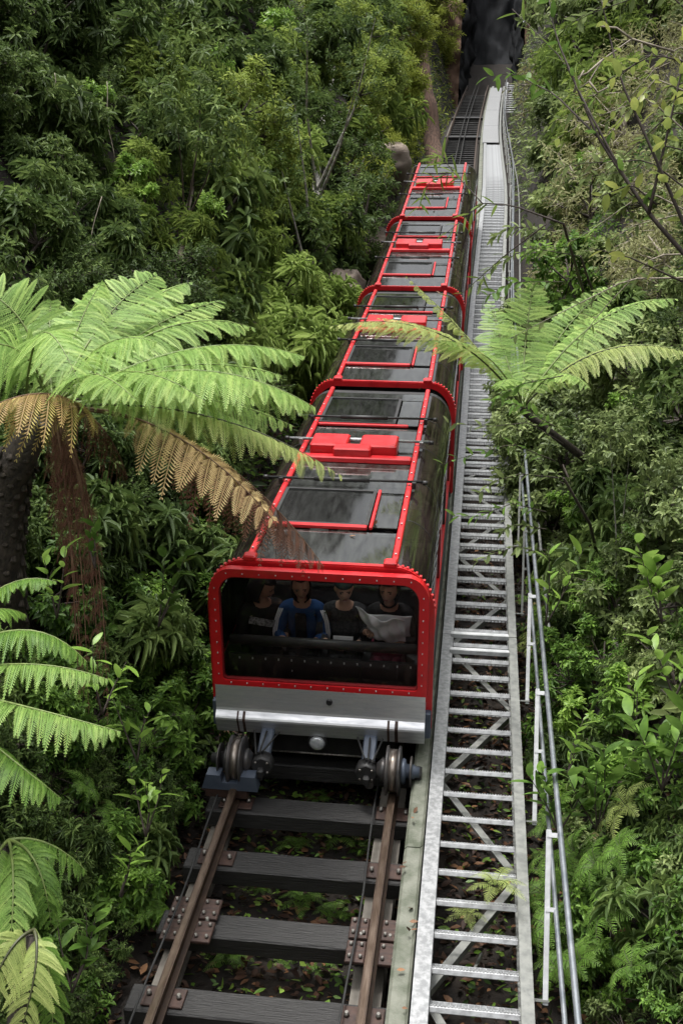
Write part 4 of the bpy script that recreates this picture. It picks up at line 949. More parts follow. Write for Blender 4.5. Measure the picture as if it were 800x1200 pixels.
# big tree fern on the left, in front of the first carriage
C1 = W(62, 478, 7.6)
big = [
    (W(185, 322, 8.6), W(120, 352, 8.2), .40, 'g', dict(npin=28, npl=15, droop=.15, nrm=-FW+UP*.3)),
    (W(262, 352, 9.0), W(165, 370, 8.4), .34, 'g', dict(npin=26, npl=14, droop=.25, nrm=UP*.6-FW*.5)),
    (W(-58, 345, 7.6), W(30, 318, 7.6), .42, 'g', dict(npin=28, npl=15, droop=.25, nrm=UP*.5-FW*.7)),
    (W(-90, 455, 6.9), W(20, 340, 7.2), .42, 'g', dict(npin=28, npl=15, droop=.35, nrm=UP*.5-FW*.7)),
    (W(95, 455, 6.6), W(40, 315, 6.9), .34, 'g', dict(npin=26, npl=15, droop=.5, nrm=UP*.6-FW*.4, start_at=W(30, 470, 7.4))),
    (W(358, 418, 7.9), W(225, 372, 7.8), .42, 'g', dict(npin=34, npl=14, fill=.85, droop=.6, nrm=UP)),
    (W(370, 478, 7.0), W(225, 388, 7.1), .46, 'g', dict(npin=36, npl=14, fill=.85, droop=.7, nrm=UP)),
    (W(300, 385, 8.6), W(190, 345, 8.4), .34, 'g', dict(npin=26, npl=14, droop=.4, nrm=UP*.8-FW*.4)),
    (W(240, 470, 6.5), W(140, 395, 6.8), .36, 'g', dict(npin=26, npl=15, droop=.7, nrm=UP)),
    (W(404, 560, 7.4), W(250, 455, 7.4), .30, 'y', dict(npin=28, npl=13, droop=.8, nrm=UP)),
    (W(325, 520, 8.2), W(210, 440, 8.0), .34, 'g', dict(npin=26, npl=13, droop=.8, nrm=UP, tinthi=.5)),
    (W(324, 614, 6.9), W(205, 468, 7.2), .27, 't', dict(npin=14, npl=13, fill=.98, droop=.85, nrm=UP*.7-RT*.5, start=.34)),
    (W(379, 664, 7.3), W(250, 480, 7.6), .36, 'b', dict(npin=18, npl=14, fill=1.0, droop=1.1, nrm=UP, start=.35, sparse=0.)),
    (W(-40, 492, 6.6), W(70, 425, 6.6), .33, 'd', dict(npin=13, npl=14, fill=1.05, droop=1.0, nrm=UP, start=.1, start_at=W(112, 500, 7.1))),
    (W(345, 640, 7.5), W(225, 470, 7.7), .30, 'b', dict(npin=18, npl=13, fill=.9, droop=1.3, nrm=UP, start=.4)),
    (W(160, 470, 6.4), W(95, 400, 6.6), .3, 'g', dict(npin=24, npl=14, droop=.6, nrm=UP)),
    (W(150, 560, 7.9), W(120, 470, 7.8), .22, 'b', dict(npin=18, npl=11, droop=1.3, nrm=UP, sparse=.4)),
]
for (px, py, cx, cy, d_, hw, kd) in [(60, 352, 55, 390, 8.4, .34, 'g'), (225, 330, 150, 345, 9.0, .34, 'g'), (330, 440, 200, 400, 7.6, .36, 'g'), (300, 470, 190, 410, 7.4, .36, 'g'), (-70, 395, 10, 360, 7.2, .42, 'g'), (180, 400, 110, 375, 7.0, .36, 'g'), (345, 500, 220, 440, 7.8, .3, 'g'), (120, 330, 90, 370, 8.2, .36, 'g')]:
    big.append((W(px, py, d_), W(cx, cy, d_), hw, kd, dict(npin=27, npl=14, droop=random.uniform(.35, .7), nrm=UP*.8-FW*.4)))
for k in range(9):   # the skirt of dead brown fronds hanging straight down
    x0 = 66+7*k+random.uniform(-8, 8)
    big.append((W(82+5.5*k, random.uniform(690, 850), 7.7), W(x0, 560, 7.6), .085, 'b', dict(npin=24, npl=8, droop=1.5, nrm=-FW, sparse=.2, start=.12)))
tf = fern('tree_fern', 'large bright green tree fern on the left with withered tan fronds reaching the train', 'tree fern', C1, big)
o_ = np.array(tf.location); mb = MB()
pts = [W(8, 760, 8.1), W(2, 640, 7.95), W(10, 560, 7.8), W(46, 492, 7.65)]; mb.tube([tuple(p-o_) for p in pts], [.16, .15, .14, .10], 14); mb.build('trunk', M['ferntrunk'], tf)
stub_me = MB().box((0, .0, .05), (.045, .03, .13), M=Matrix.Rotation(R(-14), 3, 'X'), bev=.008).mesh('leaf_base', M['ferntrunk'])
for j in range(17):
    u = j/16*2.2; k0 = min(int(u), 2); f_ = min(u-k0, 1); p = pts[k0]*(1-f_)+pts[min(k0+1, 3)]*f_
    for i in range(9):
        a = 2*PI*(i+.5*(j % 2))/9; q = p+.152*(math.cos(a)*np.array([1., 0, 0])+math.sin(a)*np.array([0, 1., 0]))-o_
        link('leaf_base', stub_me, tf, q, (R(-8), 0, a-PI/2+PI))
# tree fern on the right, over the stairs
C2 = W(612, 478, 11.0)
fern('tree_fern', 'yellow-green tree fern on the right leaning over stairs and second carriage', 'tree fern', C2, [
    (W(384, 383, 9.9), W(530, 350, 10.3), .34, 'y', dict(npin=30, npl=14, droop=.45, nrm=UP, start=.2)),
    (W(474, 322, 11.0), W(560, 400, 11.0), .26, 'y', dict(npin=28, npl=13, droop=.3, nrm=UP, start=.22)),
    (W(440, 372, 11.2), W(560, 380, 11.0), .28, 'y', dict(npin=28, npl=13, droop=.45, nrm=UP, start=.22)),
    (W(500, 400, 10.2), W(575, 390, 10.6), .28, 'g', dict(npin=24, npl=13, droop=.4, nrm=UP, start=.2)),
    (W(626, 326, 11.6), W(612, 400, 11.5), .38, 'g', dict(npin=24, npl=15, droop=.12, nrm=-FW+UP*.2, ang=5)),
    (W(575, 352, 11.8), W(585, 400, 11.4), .30, 'g', dict(npin=24, npl=13, droop=.2, nrm=-FW+UP*.3)),
    (W(795, 350, 11.2), W(690, 345, 11.3), .34, 'g', dict(npin=28, npl=14, droop=.4, nrm=UP*.8-FW*.4)),
    (W(810, 415, 10.5), W(700, 375, 10.6), .36, 'y', dict(npin=28, npl=14, droop=.5, nrm=UP*.8-FW*.4)),
    (W(720, 335, 12.2), W(655, 370, 11.8), .30, 'g', dict(npin=24, npl=13, droop=.2, nrm=-FW*.8+UP*.5)),
    (W(585, 455, 10.0), W(600, 425, 10.5), .22, 'g', dict(npin=18, npl=11, droop=.5, nrm=UP)),
    (W(690, 455, 10.2), W(650, 410, 10.6), .26, 'g', dict(npin=20, npl=12, droop=.5, nrm=UP)),
])
def fern_trunk(root, crown, dx, r_=.075, dy=.1):
    o = np.array(root.location); c = np.array(crown); b = np.array([c[0]+dx, c[1]+dy, 0]); b[2] = float(terr(b[0], b[1]))-.2
    MB().tube([tuple(b-o), tuple(b*.6+c*.4-o+np.array([0, 0, .1])), tuple(c-o-np.array([0, 0, .03]))], [r_*1.2, r_, r_*.8], 10).build('trunk', M['ferntrunk'], root)
fern_trunk(bpy.data.objects['tree_fern.001'], C2, 1.25, .045, 1.7)
# fern low on the left edge, its crown outside the frame
C3 = W(-95, 800, 6.2)
fern('tree_fern', 'bright fern with level drooping fronds entering at the lower left edge', 'tree fern', C3, [
    (W(66, 682, 6.3), W(-10, 655, 6.3), .16, 'l', dict(npin=32, npl=9, fill=.8, droop=.7, nrm=UP)),
    (W(102, 776, 6.1), W(25, 690, 6.1), .18, 'l', dict(npin=34, npl=9, fill=.8, droop=.8, nrm=UP)),
    (W(128, 797, 5.9), W(25, 758, 5.9), .18, 'g', dict(npin=36, npl=9, fill=.8, droop=.85, nrm=UP)),
    (W(142, 858, 5.7), W(25, 825, 5.7), .22, 'g', dict(npin=36, npl=10, fill=.8, droop=.85, nrm=UP)),
    (W(72, 936, 5.7), W(0, 880, 5.7), .19, 'l', dict(npin=32, npl=9, fill=.8, droop=.8, nrm=UP)),
    (W(30, 720, 6.8), W(-30, 690, 6.6), .18, 'l', dict(npin=30, npl=9, fill=.8, droop=.7, nrm=UP)),
])
fern_trunk(bpy.data.objects['tree_fern.002'], C3, -.3)
C4 = W(10, 985, 6.2)
fern('fern', 'pale drooping fern in the lower left corner below the level fronds', 'fern', C4, [
    (W(60, 1085, 5.9), W(50, 990, 5.9), .20, 'l', dict(npin=22, npl=11, droop=.8, nrm=UP*.5-FW)),
    (W(12, 1110, 5.7), W(20, 1010, 5.8), .20, 'g', dict(npin=22, npl=11, droop=.6, nrm=-FW)),
    (W(-30, 1120, 5.8), W(-20, 1010, 5.8), .2, 'l', dict(npin=22, npl=11, droop=.6, nrm=-FW)),
    (W(100, 1020, 6.2), W(55, 975, 6.2), .18, 'l', dict(npin=20, npl=10, droop=.8, nrm=UP))])
C5 = W(40, 1090, 5.6)
fern('fern', 'yellowish fern hanging at the bottom left corner', 'fern', C5, [
    (W(20, 1225, 5.4), W(52, 1120, 5.4), .17, 'y', dict(npin=24, npl=11, droop=.5, nrm=-FW)),
    (W(62, 1215, 5.5), W(62, 1120, 5.5), .15, 'l', dict(npin=22, npl=10, droop=.5, nrm=-FW)),
    (W(-25, 1200, 5.4), W(5, 1100, 5.4), .17, 'y', dict(npin=22, npl=10, droop=.5, nrm=-FW))])

for f_, c_ in ((bpy.data.objects['fern'], C4), (bpy.data.objects['fern.001'], C5)): fern_trunk(f_, c_, -.15, .05)
# small ground ferns: three prototypes of fronds, copied
def small_fern_fronds(n, r_, kindmat, spread=(25, 75), hw=.22, npin=24, npl=6):
    out_ = []
    for i in range(n):
        a = 2*PI*i/n+random.uniform(-.3, .3); e = R(random.uniform(*spread)); L = r_*random.uniform(.75, 1.1)
        h = np.array([math.cos(a), math.sin(a), 0]); c = h*L*.45*math.cos(e)+np.array([0, 0, L*.6*math.sin(e)+.1*L]); t = h*L*math.cos(e*.6)+np.array([0, 0, L*.35*math.sin(e)-.12*L])
        out_.append(frond_mesh('frond', np.zeros(3), c, t, hw*r_, (M[kindmat], M['rachis']), npin=npin, npl=npl, droop=.25, nrm=(0, 0, 1), start=.12, stalk=.010*r_, raw=True, fill=.34))
    return out_
FP = [small_fern_fronds(11, 1.0, 'F_low', hw=.24), small_fern_fronds(8, 1.0, 'F_low', (10, 60)), small_fern_fronds(8, 1.0, 'F_pale', (20, 70))]
def small_fern(px, py, rpx, label, v=0, depth=None, group=None, lift=0., up=None):
    p, dep = hit(px, py)
    if depth: p = at(px, py, depth); dep = depth
    r_ = rpx*dep/FPX
    e = .15; nx = float(terr(p[0]+e, p[1])-terr(p[0]-e, p[1]))/(2*e); ny = float(terr(p[0], p[1]+e)-terr(p[0], p[1]-e))/(2*e)
    n = unit(np.array([-nx, -ny, 1.0])+np.array([0, 0, .8])) if up is None else np.array(up)
    q = Vector((0, 0, 1)).rotation_difference(Vector(n)) @ Euler((0, 0, random.uniform(0, 6.28))).to_quaternion()
    root = thing('fern', label, 'fern', Vector(p+n*lift), q.to_euler(), group, r_)
    for me in FP[v]: link('frond', me, root)
GT = 'small ferns growing between the rails'
for px, py, r_, lab in [(345, 995, 34, 'small bright fern beside left rail between the first and second sleepers'), (372, 938, 26, 'small fern peeping out under the headlight behind the first sleeper'), (398, 985, 46, 'fern clump in the middle of the gap between first and second sleepers'),
                        (425, 1000, 30, 'small fern near right rail just above the second sleeper'), (305, 1045, 28, 'tiny fern by left rail just below the second sleeper'), (355, 1060, 42, 'fern clump mid-gap between second and third sleepers'),
                        (392, 1075, 36, 'fern touching the third sleeper’s upper edge'.replace('’s', "'s")), (375, 1138, 32, 'bright little fern mid-gap under the third sleeper'), (270, 1128, 42, 'grassy dark fern by left rail below the third sleeper'), (335, 1130, 28, 'tiny fern in the litter between third and fourth sleepers')]:
    small_fern(px, py, r_, lab, 0 if r_ > 22 else 1, group=GT)
GS = 'ferns under and beside the stairs'
for px, py, r_, lab, d in [(580, 1042, 46, 'bright fern pushing up through the stair treads', 6.9), (548, 1075, 36, 'fern below the treads beside the left stringer', 7.2), (570, 1090, 30, 'small dull fern hanging under the treads by the right stringer', None)]:
    small_fern(px, py, r_, lab, 2 if d else 1, d, GS)
GR = 'bright ferns at the foot of the right bank'
for px, py, r_, lab, v in [(690, 1110, 66, 'largest bright sword fern right of the handrail near the bottom', 0), (735, 1055, 60, 'bright fern spreading midway up the lower right bank', 0), (778, 1130, 64, 'fern at the right edge near the bottom', 0), (668, 1185, 56, 'fern against the handrail at the bottom edge', 1),
                           (745, 1190, 58, 'fern at the bottom edge near the right corner', 0), (660, 1030, 44, 'fern beside the handrail above the largest sword fern', 1), (790, 1000, 56, 'feathery fern at the right edge below the bright saplings', 2), (655, 800, 46, 'yellowish moss-like fern beside the handrail posts', 2),
                           (710, 1000, 46, 'fern below the reddish dead stalk', 0), (630, 750, 40, 'fern tucked behind the handrail level with the train window', 1), (800, 1195, 50, 'fern in the bottom right corner', 1)]:
    small_fern(px, py, r_, lab, v, None, GR, lift=.42)
for px, py, r_, lab, v in [(712, 1150, 60, 'fern between the largest sword fern and the bottom edge', 0), (765, 1075, 56, 'fern right of the spreading fern on the lower bank', 0), (645, 1105, 44, 'fern squeezed behind the handrail posts near the bottom', 1), (720, 1200, 50, 'half-cut fern at the bottom edge beside the handrail', 0), (790, 1060, 50, 'fern at right edge over the corner ferns', 0), (690, 1060, 46, 'fern directly above the largest sword fern', 1), (640, 1150, 40, 'low fern touching the bottom of the handrail', 0)]:
    small_fern(px, py, r_, lab, v, None, GR, lift=.45)
GL = 'ferns on the lower left bank'
for px, py, r_, lab in [(120, 890, 52, 'bright fern under the level fronds on the left bank'), (150, 985, 40, 'shaded fern on the left bank left of the rail joint'), (95, 1000, 44, 'fern below the shaded left bush'), (60, 960, 40, 'fern close to the left edge under the level fronds'), (185, 870, 36, 'fern near the left wheel on the bank'), (150, 1110, 36, 'fern at the foot of the left bank near the fourth sleeper')]:
    small_fern(px, py, r_, lab, 0, None, GL, lift=.3)

# ------------------------------------------------------------------ saplings with large leaves, each leaf a part
def leaf_part(L, wr, mat, fold=.18):
    n = 7; us = np.linspace(0, 1, n); v = []; f = []
    for u in us:
        w_ = L*wr*.5*(math.sin(PI*min(1, u*.92+.04))**.8)*(1-.25*u); z = -.22*L*u*u
        v += [(-w_, u*L, z+w_*fold), (0, u*L, z), (w_, u*L, z+w_*fold)]
    for i in range(n-1):
        for k in range(2): f.append((i*3+k, i*3+k+1, i*3+k+4, i*3+k+3))
    return np_mesh('leaf', v, f, M[mat], np.random.default_rng(3).uniform(.35, .75, len(v)))
LEAF = {k: leaf_part(1.0, w_, k) for k, w_ in (('L_bright', .40), ('L_low', .42), ('L_yellow', .5), ('L_oval', .42), ('L_narrow', .16))}
def leafy_stem(root, pts, r0, mat, L, nleaf, twigmat='twig', spread=.9, t0=.25, sub=False):
    """a stem (part) with single leaves along it; pts in world coordinates"""
    o = np.array(root.location); P_ = np.array(pts); mb = MB()
    seg = np.concatenate([[0], np.cumsum(np.linalg.norm(np.diff(P_, axis=0), axis=1))]); seg /= seg[-1]
    ev = lambda t: np.array([np.interp(t, seg, P_[:, k]) for k in range(3)])
    ts = np.linspace(0, 1, max(6, len(pts)*3)); mb.tube([tuple(ev(t)-o) for t in ts], [r0*(1-.8*t) for t in ts], 5)
    sm = mb.build('stem', M[twigmat], root)
    for i in range(nleaf):
        t = t0+(1-t0)*(i+random.random()*.6)/nleaf; p = ev(t); tg = unit(ev(min(1, t+.03))-ev(t-.03))
        a = 2.4*i+random.uniform(-.5, .5); ref = np.array([0, 0, 1.]) if abs(tg[2]) < .85 else np.array([1., 0, 0])
        e1 = unit(np.cross(tg, ref)); e2 = np.cross(e1, tg)
        d = unit(tg*random.uniform(.3, .9)+(e1*math.cos(a)+e2*math.sin(a)*.7)*spread+np.array([0, 0, random.uniform(-.25, .2)]))
        x_ = unit(np.cross(d, np.array([0, 0, 1.])+.3*rng.normal(size=3))); z_ = np.cross(x_, d)
        q = Matrix(((x_[0], d[0], z_[0]), (x_[1], d[1], z_[1]), (x_[2], d[2], z_[2]))).to_euler()
        link('leaf', LEAF[mat], root, p-o, q, L*random.uniform(.7, 1.15))
def sapling(label, base, stems, mat, L, nleaf, cat='sapling', r0=.008, twigmat='twig', group=None, name='sapling'):
    root = thing(name, label, cat, base, group=group)
    for pts in stems: leafy_stem(root, pts, r0, mat, L, nleaf, twigmat)
    return root
GB = 'bright large-leaved saplings'
def sap_px(label, px, py, dep, size, mat, n=10, stems=3, lean=(0, 0), group=GB):
    b, _ = W(px, py, dep), 0; b = b-np.array([0, 0, size*.45]); ss = []
    for i in range(stems):
        t = b+np.array([random.uniform(-.5, .5)*size+lean[0], random.uniform(-.6, .1)*size+lean[1], size*random.uniform(.7, 1.1)])
        ss.append([b, b*.5+t*.5+rng.normal(0, .05*size, 3), t])
    sapling(label, b, ss, mat, size*.33, n, group=group)
sap_px('bright sapling with upright lime leaves beside the dead brown skirt', 125, 800, 6.4, .42, 'L_bright', 7, 2)
sap_px('lime-leaved sapling on the left bank level with the apron', 165, 860, 7.0, .40, 'L_bright', 6, 2)
sap_px('bright-leaved sapling left of the left wheel guard', 175, 945, 6.9, .42, 'L_bright', 7, 3)
sap_px('small sapling with a whorl of yellow-green leaves on the lower left bank', 145, 1015, 6.3, .38, 'L_bright', 9, 2)
sap_px('sapling with fresh leaves hanging over the dead fern skirt', 72, 690, 6.9, .42, 'L_bright', 7, 2)
sap_px('sapling with pale leaves at the tree fern trunk', 115, 640, 7.2, .34, 'L_low', 8, 2)
sap_px('glossy sapling on the shaded bank left of the train window', 190, 700, 8.0, .5, 'L_low', 10, 3)
sap_px('leafy sapling in the lower left near the fourth sleeper', 90, 1120, 5.9, .42, 'L_low', 10, 3)
sap_px('bright sapling right of handrail level with the wheels', 665, 880, 7.6, .42, 'L_bright', 7, 2)
sap_px('tall bright sapling on the right bank below the grey shrubs', 775, 690, 7.6, .55, 'L_bright', 10, 3)
sap_px('bright sapling at right edge level with the train window', 790, 780, 7.2, .5, 'L_bright', 10, 3)
sap_px('glossy sapling in the middle of the lower right bank', 700, 930, 7.2, .55, 'L_low', 11, 4)
sap_px('glossy sapling at the right edge above the ferns', 775, 880, 6.9, .55, 'L_low', 12, 4)
sap_px('sapling with big dark leaves beside the handrail', 655, 940, 7.2, .45, 'L_low', 10, 3)
sap_px('fresh green sapling near the right edge level with the wheels', 745, 830, 7.3, .42, 'L_bright', 7, 2)
sap_px('lime shoots behind the handrail level with the passengers', 640, 700, 8.4, .5, 'L_bright', 7, 3)

# ------------------------------------------------------------------ fallen leaves and ground cover
def scatter(name, n, xr, yr, L, wr, mat, up=.05, flat=1.0, drop=0.0):
    x = rng.uniform(*xr, n); y = rng.uniform(*yr, n); xx = x+track_x(y); z = terr(xx, y)+up*rng.uniform(.2, 1.2, n)
    d = rand_dir(n); d[:, 2] *= .35; nn = rand_dir(n)*.5+np.array([0, -.4, flat])
    v, q, = leaves(np.stack([xx, y, z], -1), d, nn, L*rng.uniform(.5, 1.3, n), wr, .3, drop)
    return tag(link(name, np_mesh(name, v, q, M[mat], np.repeat(rng.uniform(0, 1, n)**1.9, 6))), kind='stuff')
scatter('leaf_litter', 15000, (-1.6, 2.6), (-4.5, 5), .085, .5, 'litter', .05)
scatter('ground_cover', 2600, (-1.5, 2.4), (-4.5, 4), .06, .5, 'L_low', .10, .6)
scatter('seedlings', 1500, (-.62, .6), (-4.5, 2), .075, .4, 'L_bright', .12, .5)
scatter('seedlings_by_stairs', 700, (.8, 1.9), (-4.5, 2), .075, .4, 'L_bright', .12, .5)
scatter('bank_leaf_litter', 9000, (-3.2, -1.1), (-4, 8), .09, .45, 'litter', .06)
scatter('bank_ground_cover', 16000, (-5.5, -1.25), (-4, 12), .10, .42, 'L_low', .22, .3, .2)
scatter('right_bank_ground_cover', 16000, (1.95, 5.5), (-4, 12), .10, .42, 'L_low', .22, .3, .2)

# ------------------------------------------------------------------ boulders and rock ledges
def boulder(label, px, py, dep, rad, mat, seed, sq=(1, 1, .7)):
    bm = bmesh.new(); bmesh.ops.create_icosphere(bm, subdivisions=4, radius=1.0); p = np.array([v.co for v in bm.verts])
    h = fbm(p*1.1+seed*7.3, seed, 4); k = np.abs(p).max(1)[:, None]; p2 = p*(.55+.45*.8/k)*(1+.35*h[:, None]); p2[:, 2] += .06*np.round(p2[:, 2]*5)/5
    p2 = p2+p*(fbm(p*4.+seed, seed+2, 3)*.16)[:, None]
    for v, q in zip(bm.verts, p2): v.co = q*np.array(sq)
    for f in bm.faces: f.smooth = True
    me = bpy.data.meshes.new('boulder'); bm.to_mesh(me); bm.free(); me.materials.append(M[mat])
    o = link('boulder', me, None, (at(px, py, dep) if dep else hit(px, py)[0]), (random.uniform(-.3, .3), random.uniform(-.3, .3), random.uniform(0, 3)), rad); return tag(o, label, 'rock', 'rocks on the banks')
boulder('grey rock ledge left of the highest carriage under the yellow-green shrubs', 442, 200, None, .9, 'rock', 3, (1.2, 1, .6))
boulder('brown rock beside the third carriage on the left', 428, 300, None, .75, 'rock', 5)
boulder('brown earthy rock hugging the left side of the third carriage', 398, 352, None, .7, 'rock', 8)

# ------------------------------------------------------------------ trees with visible trunks
def hz(px, py, off=.7): return at(px, py, hit(px, py)[1]-off)
def trunk_tree(label, pts, r0, barkmat, clumps, kind, name='tall_tree', group=None):
    root = thing(name, label, 'tree', pts[0], group=group); o = np.array(root.location); mb = MB()
    P_ = [np.array(p) for p in pts]; fine = []
    for i in range(len(P_)-1):
        for t in np.linspace(0, 1, 7)[:-1]: fine.append(P_[i]*(1-t)+P_[i+1]*t+rng.normal(0, r0*.12, 3))
    fine.append(P_[-1]); n = len(fine); mb.tube([tuple(p-o) for p in fine], [r0*(1-.6*i/n)*(1+.10*rng.normal()) for i in range(n)], 9)
    tips, dirs = [], []
    for (px, py, d_, rad) in clumps:
        c = at(px, py, d_); a = fine[int(np.argmin([np.linalg.norm(f-c) for f in fine]))]
        mb.tube([tuple(a-o), tuple((a*.5+c*.5)-o+rng.normal(0, .1*rad, 3)), tuple(c-o)], [r0*.3, r0*.18, r0*.06], 5, cap=False)
        m = 70; q = rand_dir(m); tips.append(c+q*rad*rng.uniform(.4, 1, (m, 1))); dirs.append(q+np.array([0, 0, .2]))
    mb.build('trunk', M[barkmat], root)
    ncl, ntw, k, L, wr, ang, dr, stem, mat, clz = KINDS[kind]; rad = clumps[0][3]
    v, q, t = rosettes(np.concatenate(tips)-o, np.concatenate(dirs), k, L*rad, wr, ang, dr, stem*rad); link('crown', np_mesh('crown', v, q, M[mat], t), root)
trunk_tree('slender tree with a pale leaning trunk rising left of the upper carriages', [hz(352, 385, .0), hz(361, 330, 1.6), hz(366, 270, 1.5), hz(376, 150, 1.7), hz(396, 60, 2.0), hz(410, -20, 1.2)], .12, 'palebark',
           [(330, 200, 18.5, .8), (345, 120, 19, .8), (420, 90, 20, .8), (440, 20, 20.5, .9), (360, 30, 20, .9)], 'small', group='trees with visible trunks')
trunk_tree('dark-limbed tree with a broken grey branch on the left bank', [hz(245, 370, .2), hz(222, 330, .9), hz(212, 300, .9), hz(225, 210, .8), hz(236, 90, 1.3)], .06, 'bark', [(205, 120, 14, .55), (260, 150, 14, .55), (235, 60, 14.5, .6)], 'dark', group='trees with visible trunks')
trunk_tree('tree with a thick red-brown trunk beside the track near the top', [at(512, 205, 40), at(506, 150, 42), at(497, 90, 43), at(490, 20, 44), at(486, -60, 45)], .42, 'redbark', [(470, 20, 42, 1.8), (500, -10, 43, 1.8), (455, 80, 41, 1.7)], 'wattle', group='trees with visible trunks')
trunk_tree('grey straight sapling trunk among the grey-green shrubs on the right bank', [hz(722, 760, .2), hz(722, 690, .35), hz(724, 600, .4), hz(735, 500, .4)], .035, 'palebark', [(740, 500, 9.5, .32), (715, 520, 9.4, .3), (765, 540, 9.4, .3)], 'oval', group='trees with visible trunks')

# overhanging branches in front of the upper right, each leaf a part
def branch(root, pxs, r0, mat, L, n, tw='twig', t0=.2, spread=.9): leafy_stem(root, [at(*q) for q in pxs], r0, mat, L, n, tw, spread, t0)
bt = thing('overhanging_branch', 'dark arching branches with big yellow-green leaves across the upper right corner', 'branch', at(830, 330, 5.6))
branch(bt, [(830, 330, 5.6), (760, 250, 5.6), (700, 160, 5.7), (650, 40, 5.9), (640, -20, 6)], .014, 'L_low', .085, 20)
branch(bt, [(830, 330, 5.6), (770, 190, 5.5), (725, 90, 5.5), (700, -20, 5.6)], .012, 'L_yellow', .10, 16)
branch(bt, [(730, 205, 5.65), (690, 130, 5.7), (660, 70, 5.9), (600, 10, 6.2)], .008, 'L_narrow', .12, 16)
branch(bt, [(760, 250, 5.6), (790, 120, 5.5), (810, 30, 5.5)], .010, 'L_yellow', .10, 14)
branch(bt, [(700, 160, 5.7), (650, 110, 6), (600, 85, 6.3), (568, 90, 6.5)], .007, 'L_low', .085, 16, t0=.4)
branch(bt, [(770, 240, 5.6), (740, 215, 5.6), (690, 235, 5.7)], .006, 'L_yellow', .09, 8)
branch(bt, [(800, 330, 5.6), (735, 300, 5.6), (690, 290, 5.8)], .007, 'L_yellow', .085, 9)
bo = thing('overhanging_branch', 'leafy grey-green boughs hanging behind the dark arching branches, upper right', 'branch', at(850, 200, 7.0))
for k in range(16):
    x0, y0 = 850-30*random.random(), random.uniform(-60, 330); x1, y1 = random.uniform(630, 760), y0+random.uniform(-60, 70); d0 = random.uniform(6.6, 8.0)
    branch(bo, [(x0, y0, d0), ((x0+x1)/2+random.uniform(-20, 20), (y0+y1)/2-random.uniform(10, 50), d0), (x1, y1, d0+.2), (x1-random.uniform(0, 40), y1+random.uniform(5, 40), d0+.3)], .007, random.choice(['L_oval', 'L_oval', 'L_yellow', 'L_narrow']), .085, 17, random.choice(['twig', 'palewig']), .25)
for k, (x0, y0, x1, y1) in enumerate([(64, 85, 62, 128), (124, 95, 128, 185), (118, 230, 95, 330), (300, 180, 322, 250), (690, 150, 700, 300), (742, 260, 735, 420)]):
    vv = thing('hanging_vine', ['thin pale vine hanging near the top left corner', 'long pale vine hanging right of the top left vine', 'vine looping down above the left tree fern', 'vine hanging left of the pale trunk', 'dry vine hanging below the bare forked twig', 'dry vine hanging behind the right tree fern'][k], 'vine', hz(x0, y0, 1.5), group='hanging vines'); o_ = np.array(vv.location)
    MB().tube([tuple(hz(x0+(x1-x0)*t+5*math.sin(t*9+k), y0+(y1-y0)*t, 1.5)*.0+at(x0+(x1-x0)*t+1.5*math.sin(t*7+k)+5*t*t, y0+(y1-y0)*t, hit(x0, y0)[1]-1.7)-o_) for t in np.linspace(0, 1, 12)], .006, 4).build('stem', M['palewig'], vv)
dt = thing('bare_twig', 'pale dead forked twig hanging in the upper right above the stairs', 'twig', at(790, 60, 5.9))
o_ = np.array(dt.location); mb = MB()
for pl in ([(790, 60), (740, 45), (705, 70), (690, 95), (672, 108)], [(705, 70), (688, 85), (676, 90)], [(690, 95), (700, 108), (712, 102)], [(740, 45), (722, 32), (700, 30)], [(672, 108), (676, 95), (684, 82)]):
    mb.tube([tuple(at(x, y, 5.9)-o_) for x, y in pl], [.007, .006, .005, .004, .0025][:len(pl)], 5)
mb.build('stem', M['palewig'], dt)
b2 = thing('overhanging_branch', 'thin dark branch with narrow leaves crossing in front of the highest carriage', 'branch', at(660, 262, 9.0))
branch(b2, [(660, 262, 9.0), (600, 240, 9.1), (565, 238, 9.2), (520, 275, 9.3)], .010, 'L_narrow', .17, 12, t0=.5)
branch(b2, [(565, 238, 9.2), (530, 200, 9.4), (500, 215, 9.6), (490, 245, 9.7)], .006, 'L_narrow', .16, 26, t0=.2)
branch(b2, [(530, 200, 9.4), (515, 180, 9.5), (505, 190, 9.6)], .005, 'L_narrow', .16, 16)
branch(b2, [(640, 262, 9.0), (590, 300, 9.2), (540, 345, 9.4), (520, 350, 9.4)], .007, 'L_narrow', .13, 12, t0=.3)
b3 = thing('overhanging_branch', 'leafy twigs reaching left over the stairs below the right tree fern', 'branch', at(660, 520, 8.6))
for pl in ([(660, 520, 8.6), (620, 495, 8.4), (570, 500, 8.2), (520, 495, 8.1)], [(650, 540, 8.6), (600, 520, 8.4), (545, 535, 8.2), (515, 545, 8.1)], [(640, 600, 8.8), (600, 590, 8.7), (560, 605, 8.6), (530, 605, 8.5)], [(640, 650, 8.6), (605, 640, 8.4), (575, 650, 8.3), (555, 660, 8.2)], [(650, 500, 8.6), (610, 475, 8.6), (590, 470, 8.6)], [(655, 560, 8.7), (610, 555, 8.6), (575, 565, 8.5), (560, 580, 8.4)], [(640, 620, 8.8), (600, 615, 8.7), (585, 625, 8.6)], [(660, 440, 9.2), (610, 450, 9.2), (575, 470, 9.1)]):
    branch(b3, pl, .005, random.choice(['L_oval', 'L_low']), .10, 20, t0=.1)
b4 = thing('overhanging_branch', 'spray of hanging leaves over the stairs beside the third carriage', 'branch', at(680, 300, 11.5))
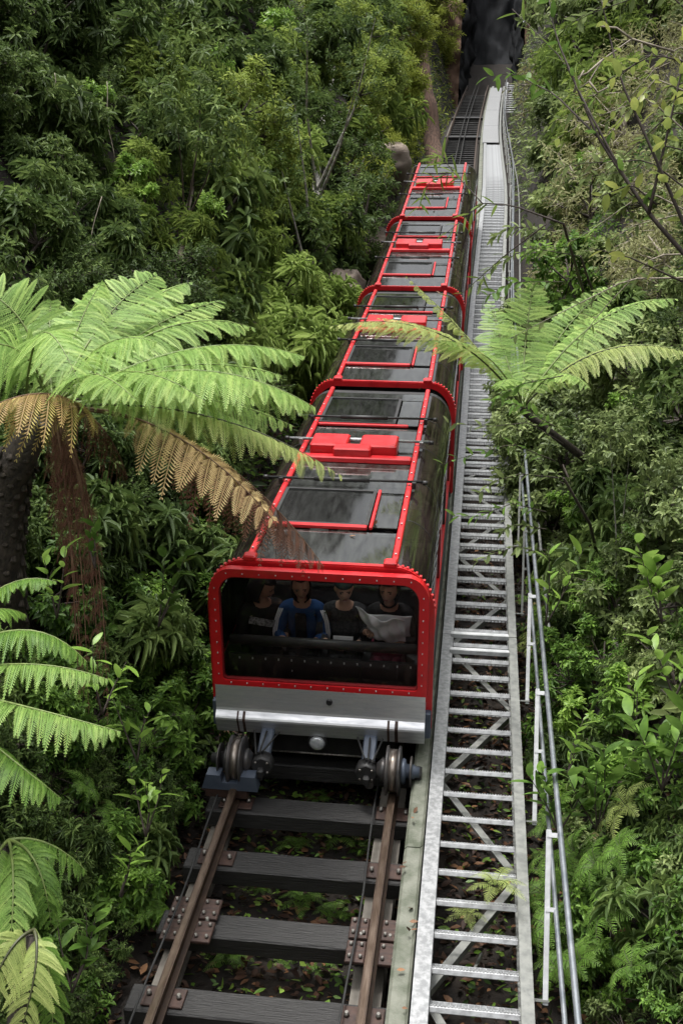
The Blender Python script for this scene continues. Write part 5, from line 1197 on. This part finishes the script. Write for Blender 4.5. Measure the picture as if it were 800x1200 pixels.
for pl in ([(680, 300, 11.5), (620, 290, 11.3), (580, 310, 11.2), (560, 335, 11.1)], [(660, 330, 11.4), (600, 330, 11.2), (565, 350, 11.1)], [(650, 270, 11.6), (600, 265, 11.5), (575, 280, 11.4)]):
    branch(b4, pl, .006, random.choice(['L_oval', 'L_low']), .13, 24, t0=.1)

def on_deck(name, n, xr, sr, U, L, mat):
    ss = rng.uniform(*sr, n); X = rng.uniform(*xr, n); p = P(ss, X, U); d = rand_dir(n); d[:, 2] *= .3
    v, q = leaves(p, d, rand_dir(n)*.3+np.array([0, -.6, .8]), L*rng.uniform(.5, 1.3, n), .45, .35, 0.0)
    tag(link(name, np_mesh(name, v, q, M[mat], np.repeat(rng.uniform(0, 1, n)**1.5, 6))), kind='stuff')
on_deck('leaves_on_beam', 26, (.78, .87), (-3.5, 3), .124, .05, 'litter')
on_deck('leaves_on_roof', 60, (-.5, .5), (.4, 18), HT+.02, .07, 'litter')
scatter('dry_ground_cover', 9000, (2.0, 8), (17, 42), .26, .26, 'L_oval', .30, .4, .2)
scatter('upper_bank_ground_cover', 9000, (-7, -1.1), (11, 42), .24, .26, 'L_dark', .30, .4, .2)
scatter('cliff_foot_ferns', 5000, (-5, -1.0), (22, 42), .22, .2, 'L_wattle', .35, .4, .2)
def bough(root, px, py, qx, qy, d_, r_=.02):
    o = np.array(root.location); a = hit(qx, qy)[0]-np.array([0, 0, .2]); b = at(px, py, d_)
    MB().tube([tuple(a-o), tuple(a*.5+b*.5-o+np.array([0, 0, .25])), tuple(b-o)], [r_*1.5, r_*1.2, r_*.8], 7).build('bough', M['twig'], root)
bough(bt, 830, 330, 960, 560, 5.6); bough(bo, 850, 100, 1010, 420, 7.0, .03); bough(b2, 660, 262, 700, 420, 9.0, .014); bough(b3, 660, 560, 715, 690, 8.6, .012); bough(b4, 680, 300, 720, 440, 11.5, .014)
for k in range(6):
    bough(bo, 835, -40+70*k, 1000, 300+40*k, 7.0, .016)
for nm_, c_ in (('C1', C1), ('C2', C2), ('C3', C3), ('C4', C4), ('C5', C5)): print(nm_, c_, c_[2]-float(terr(c_[0], c_[1])))
scatter('right_bank_undergrowth', 14000, (2.6, 8), (-4.5, 8), .17, .32, 'L_oval', .45, .3, .2)
scatter('shaded_undergrowth', 9000, (-8, -1.3), (2, 14), .18, .3, 'L_dark', .30, .3, .2)
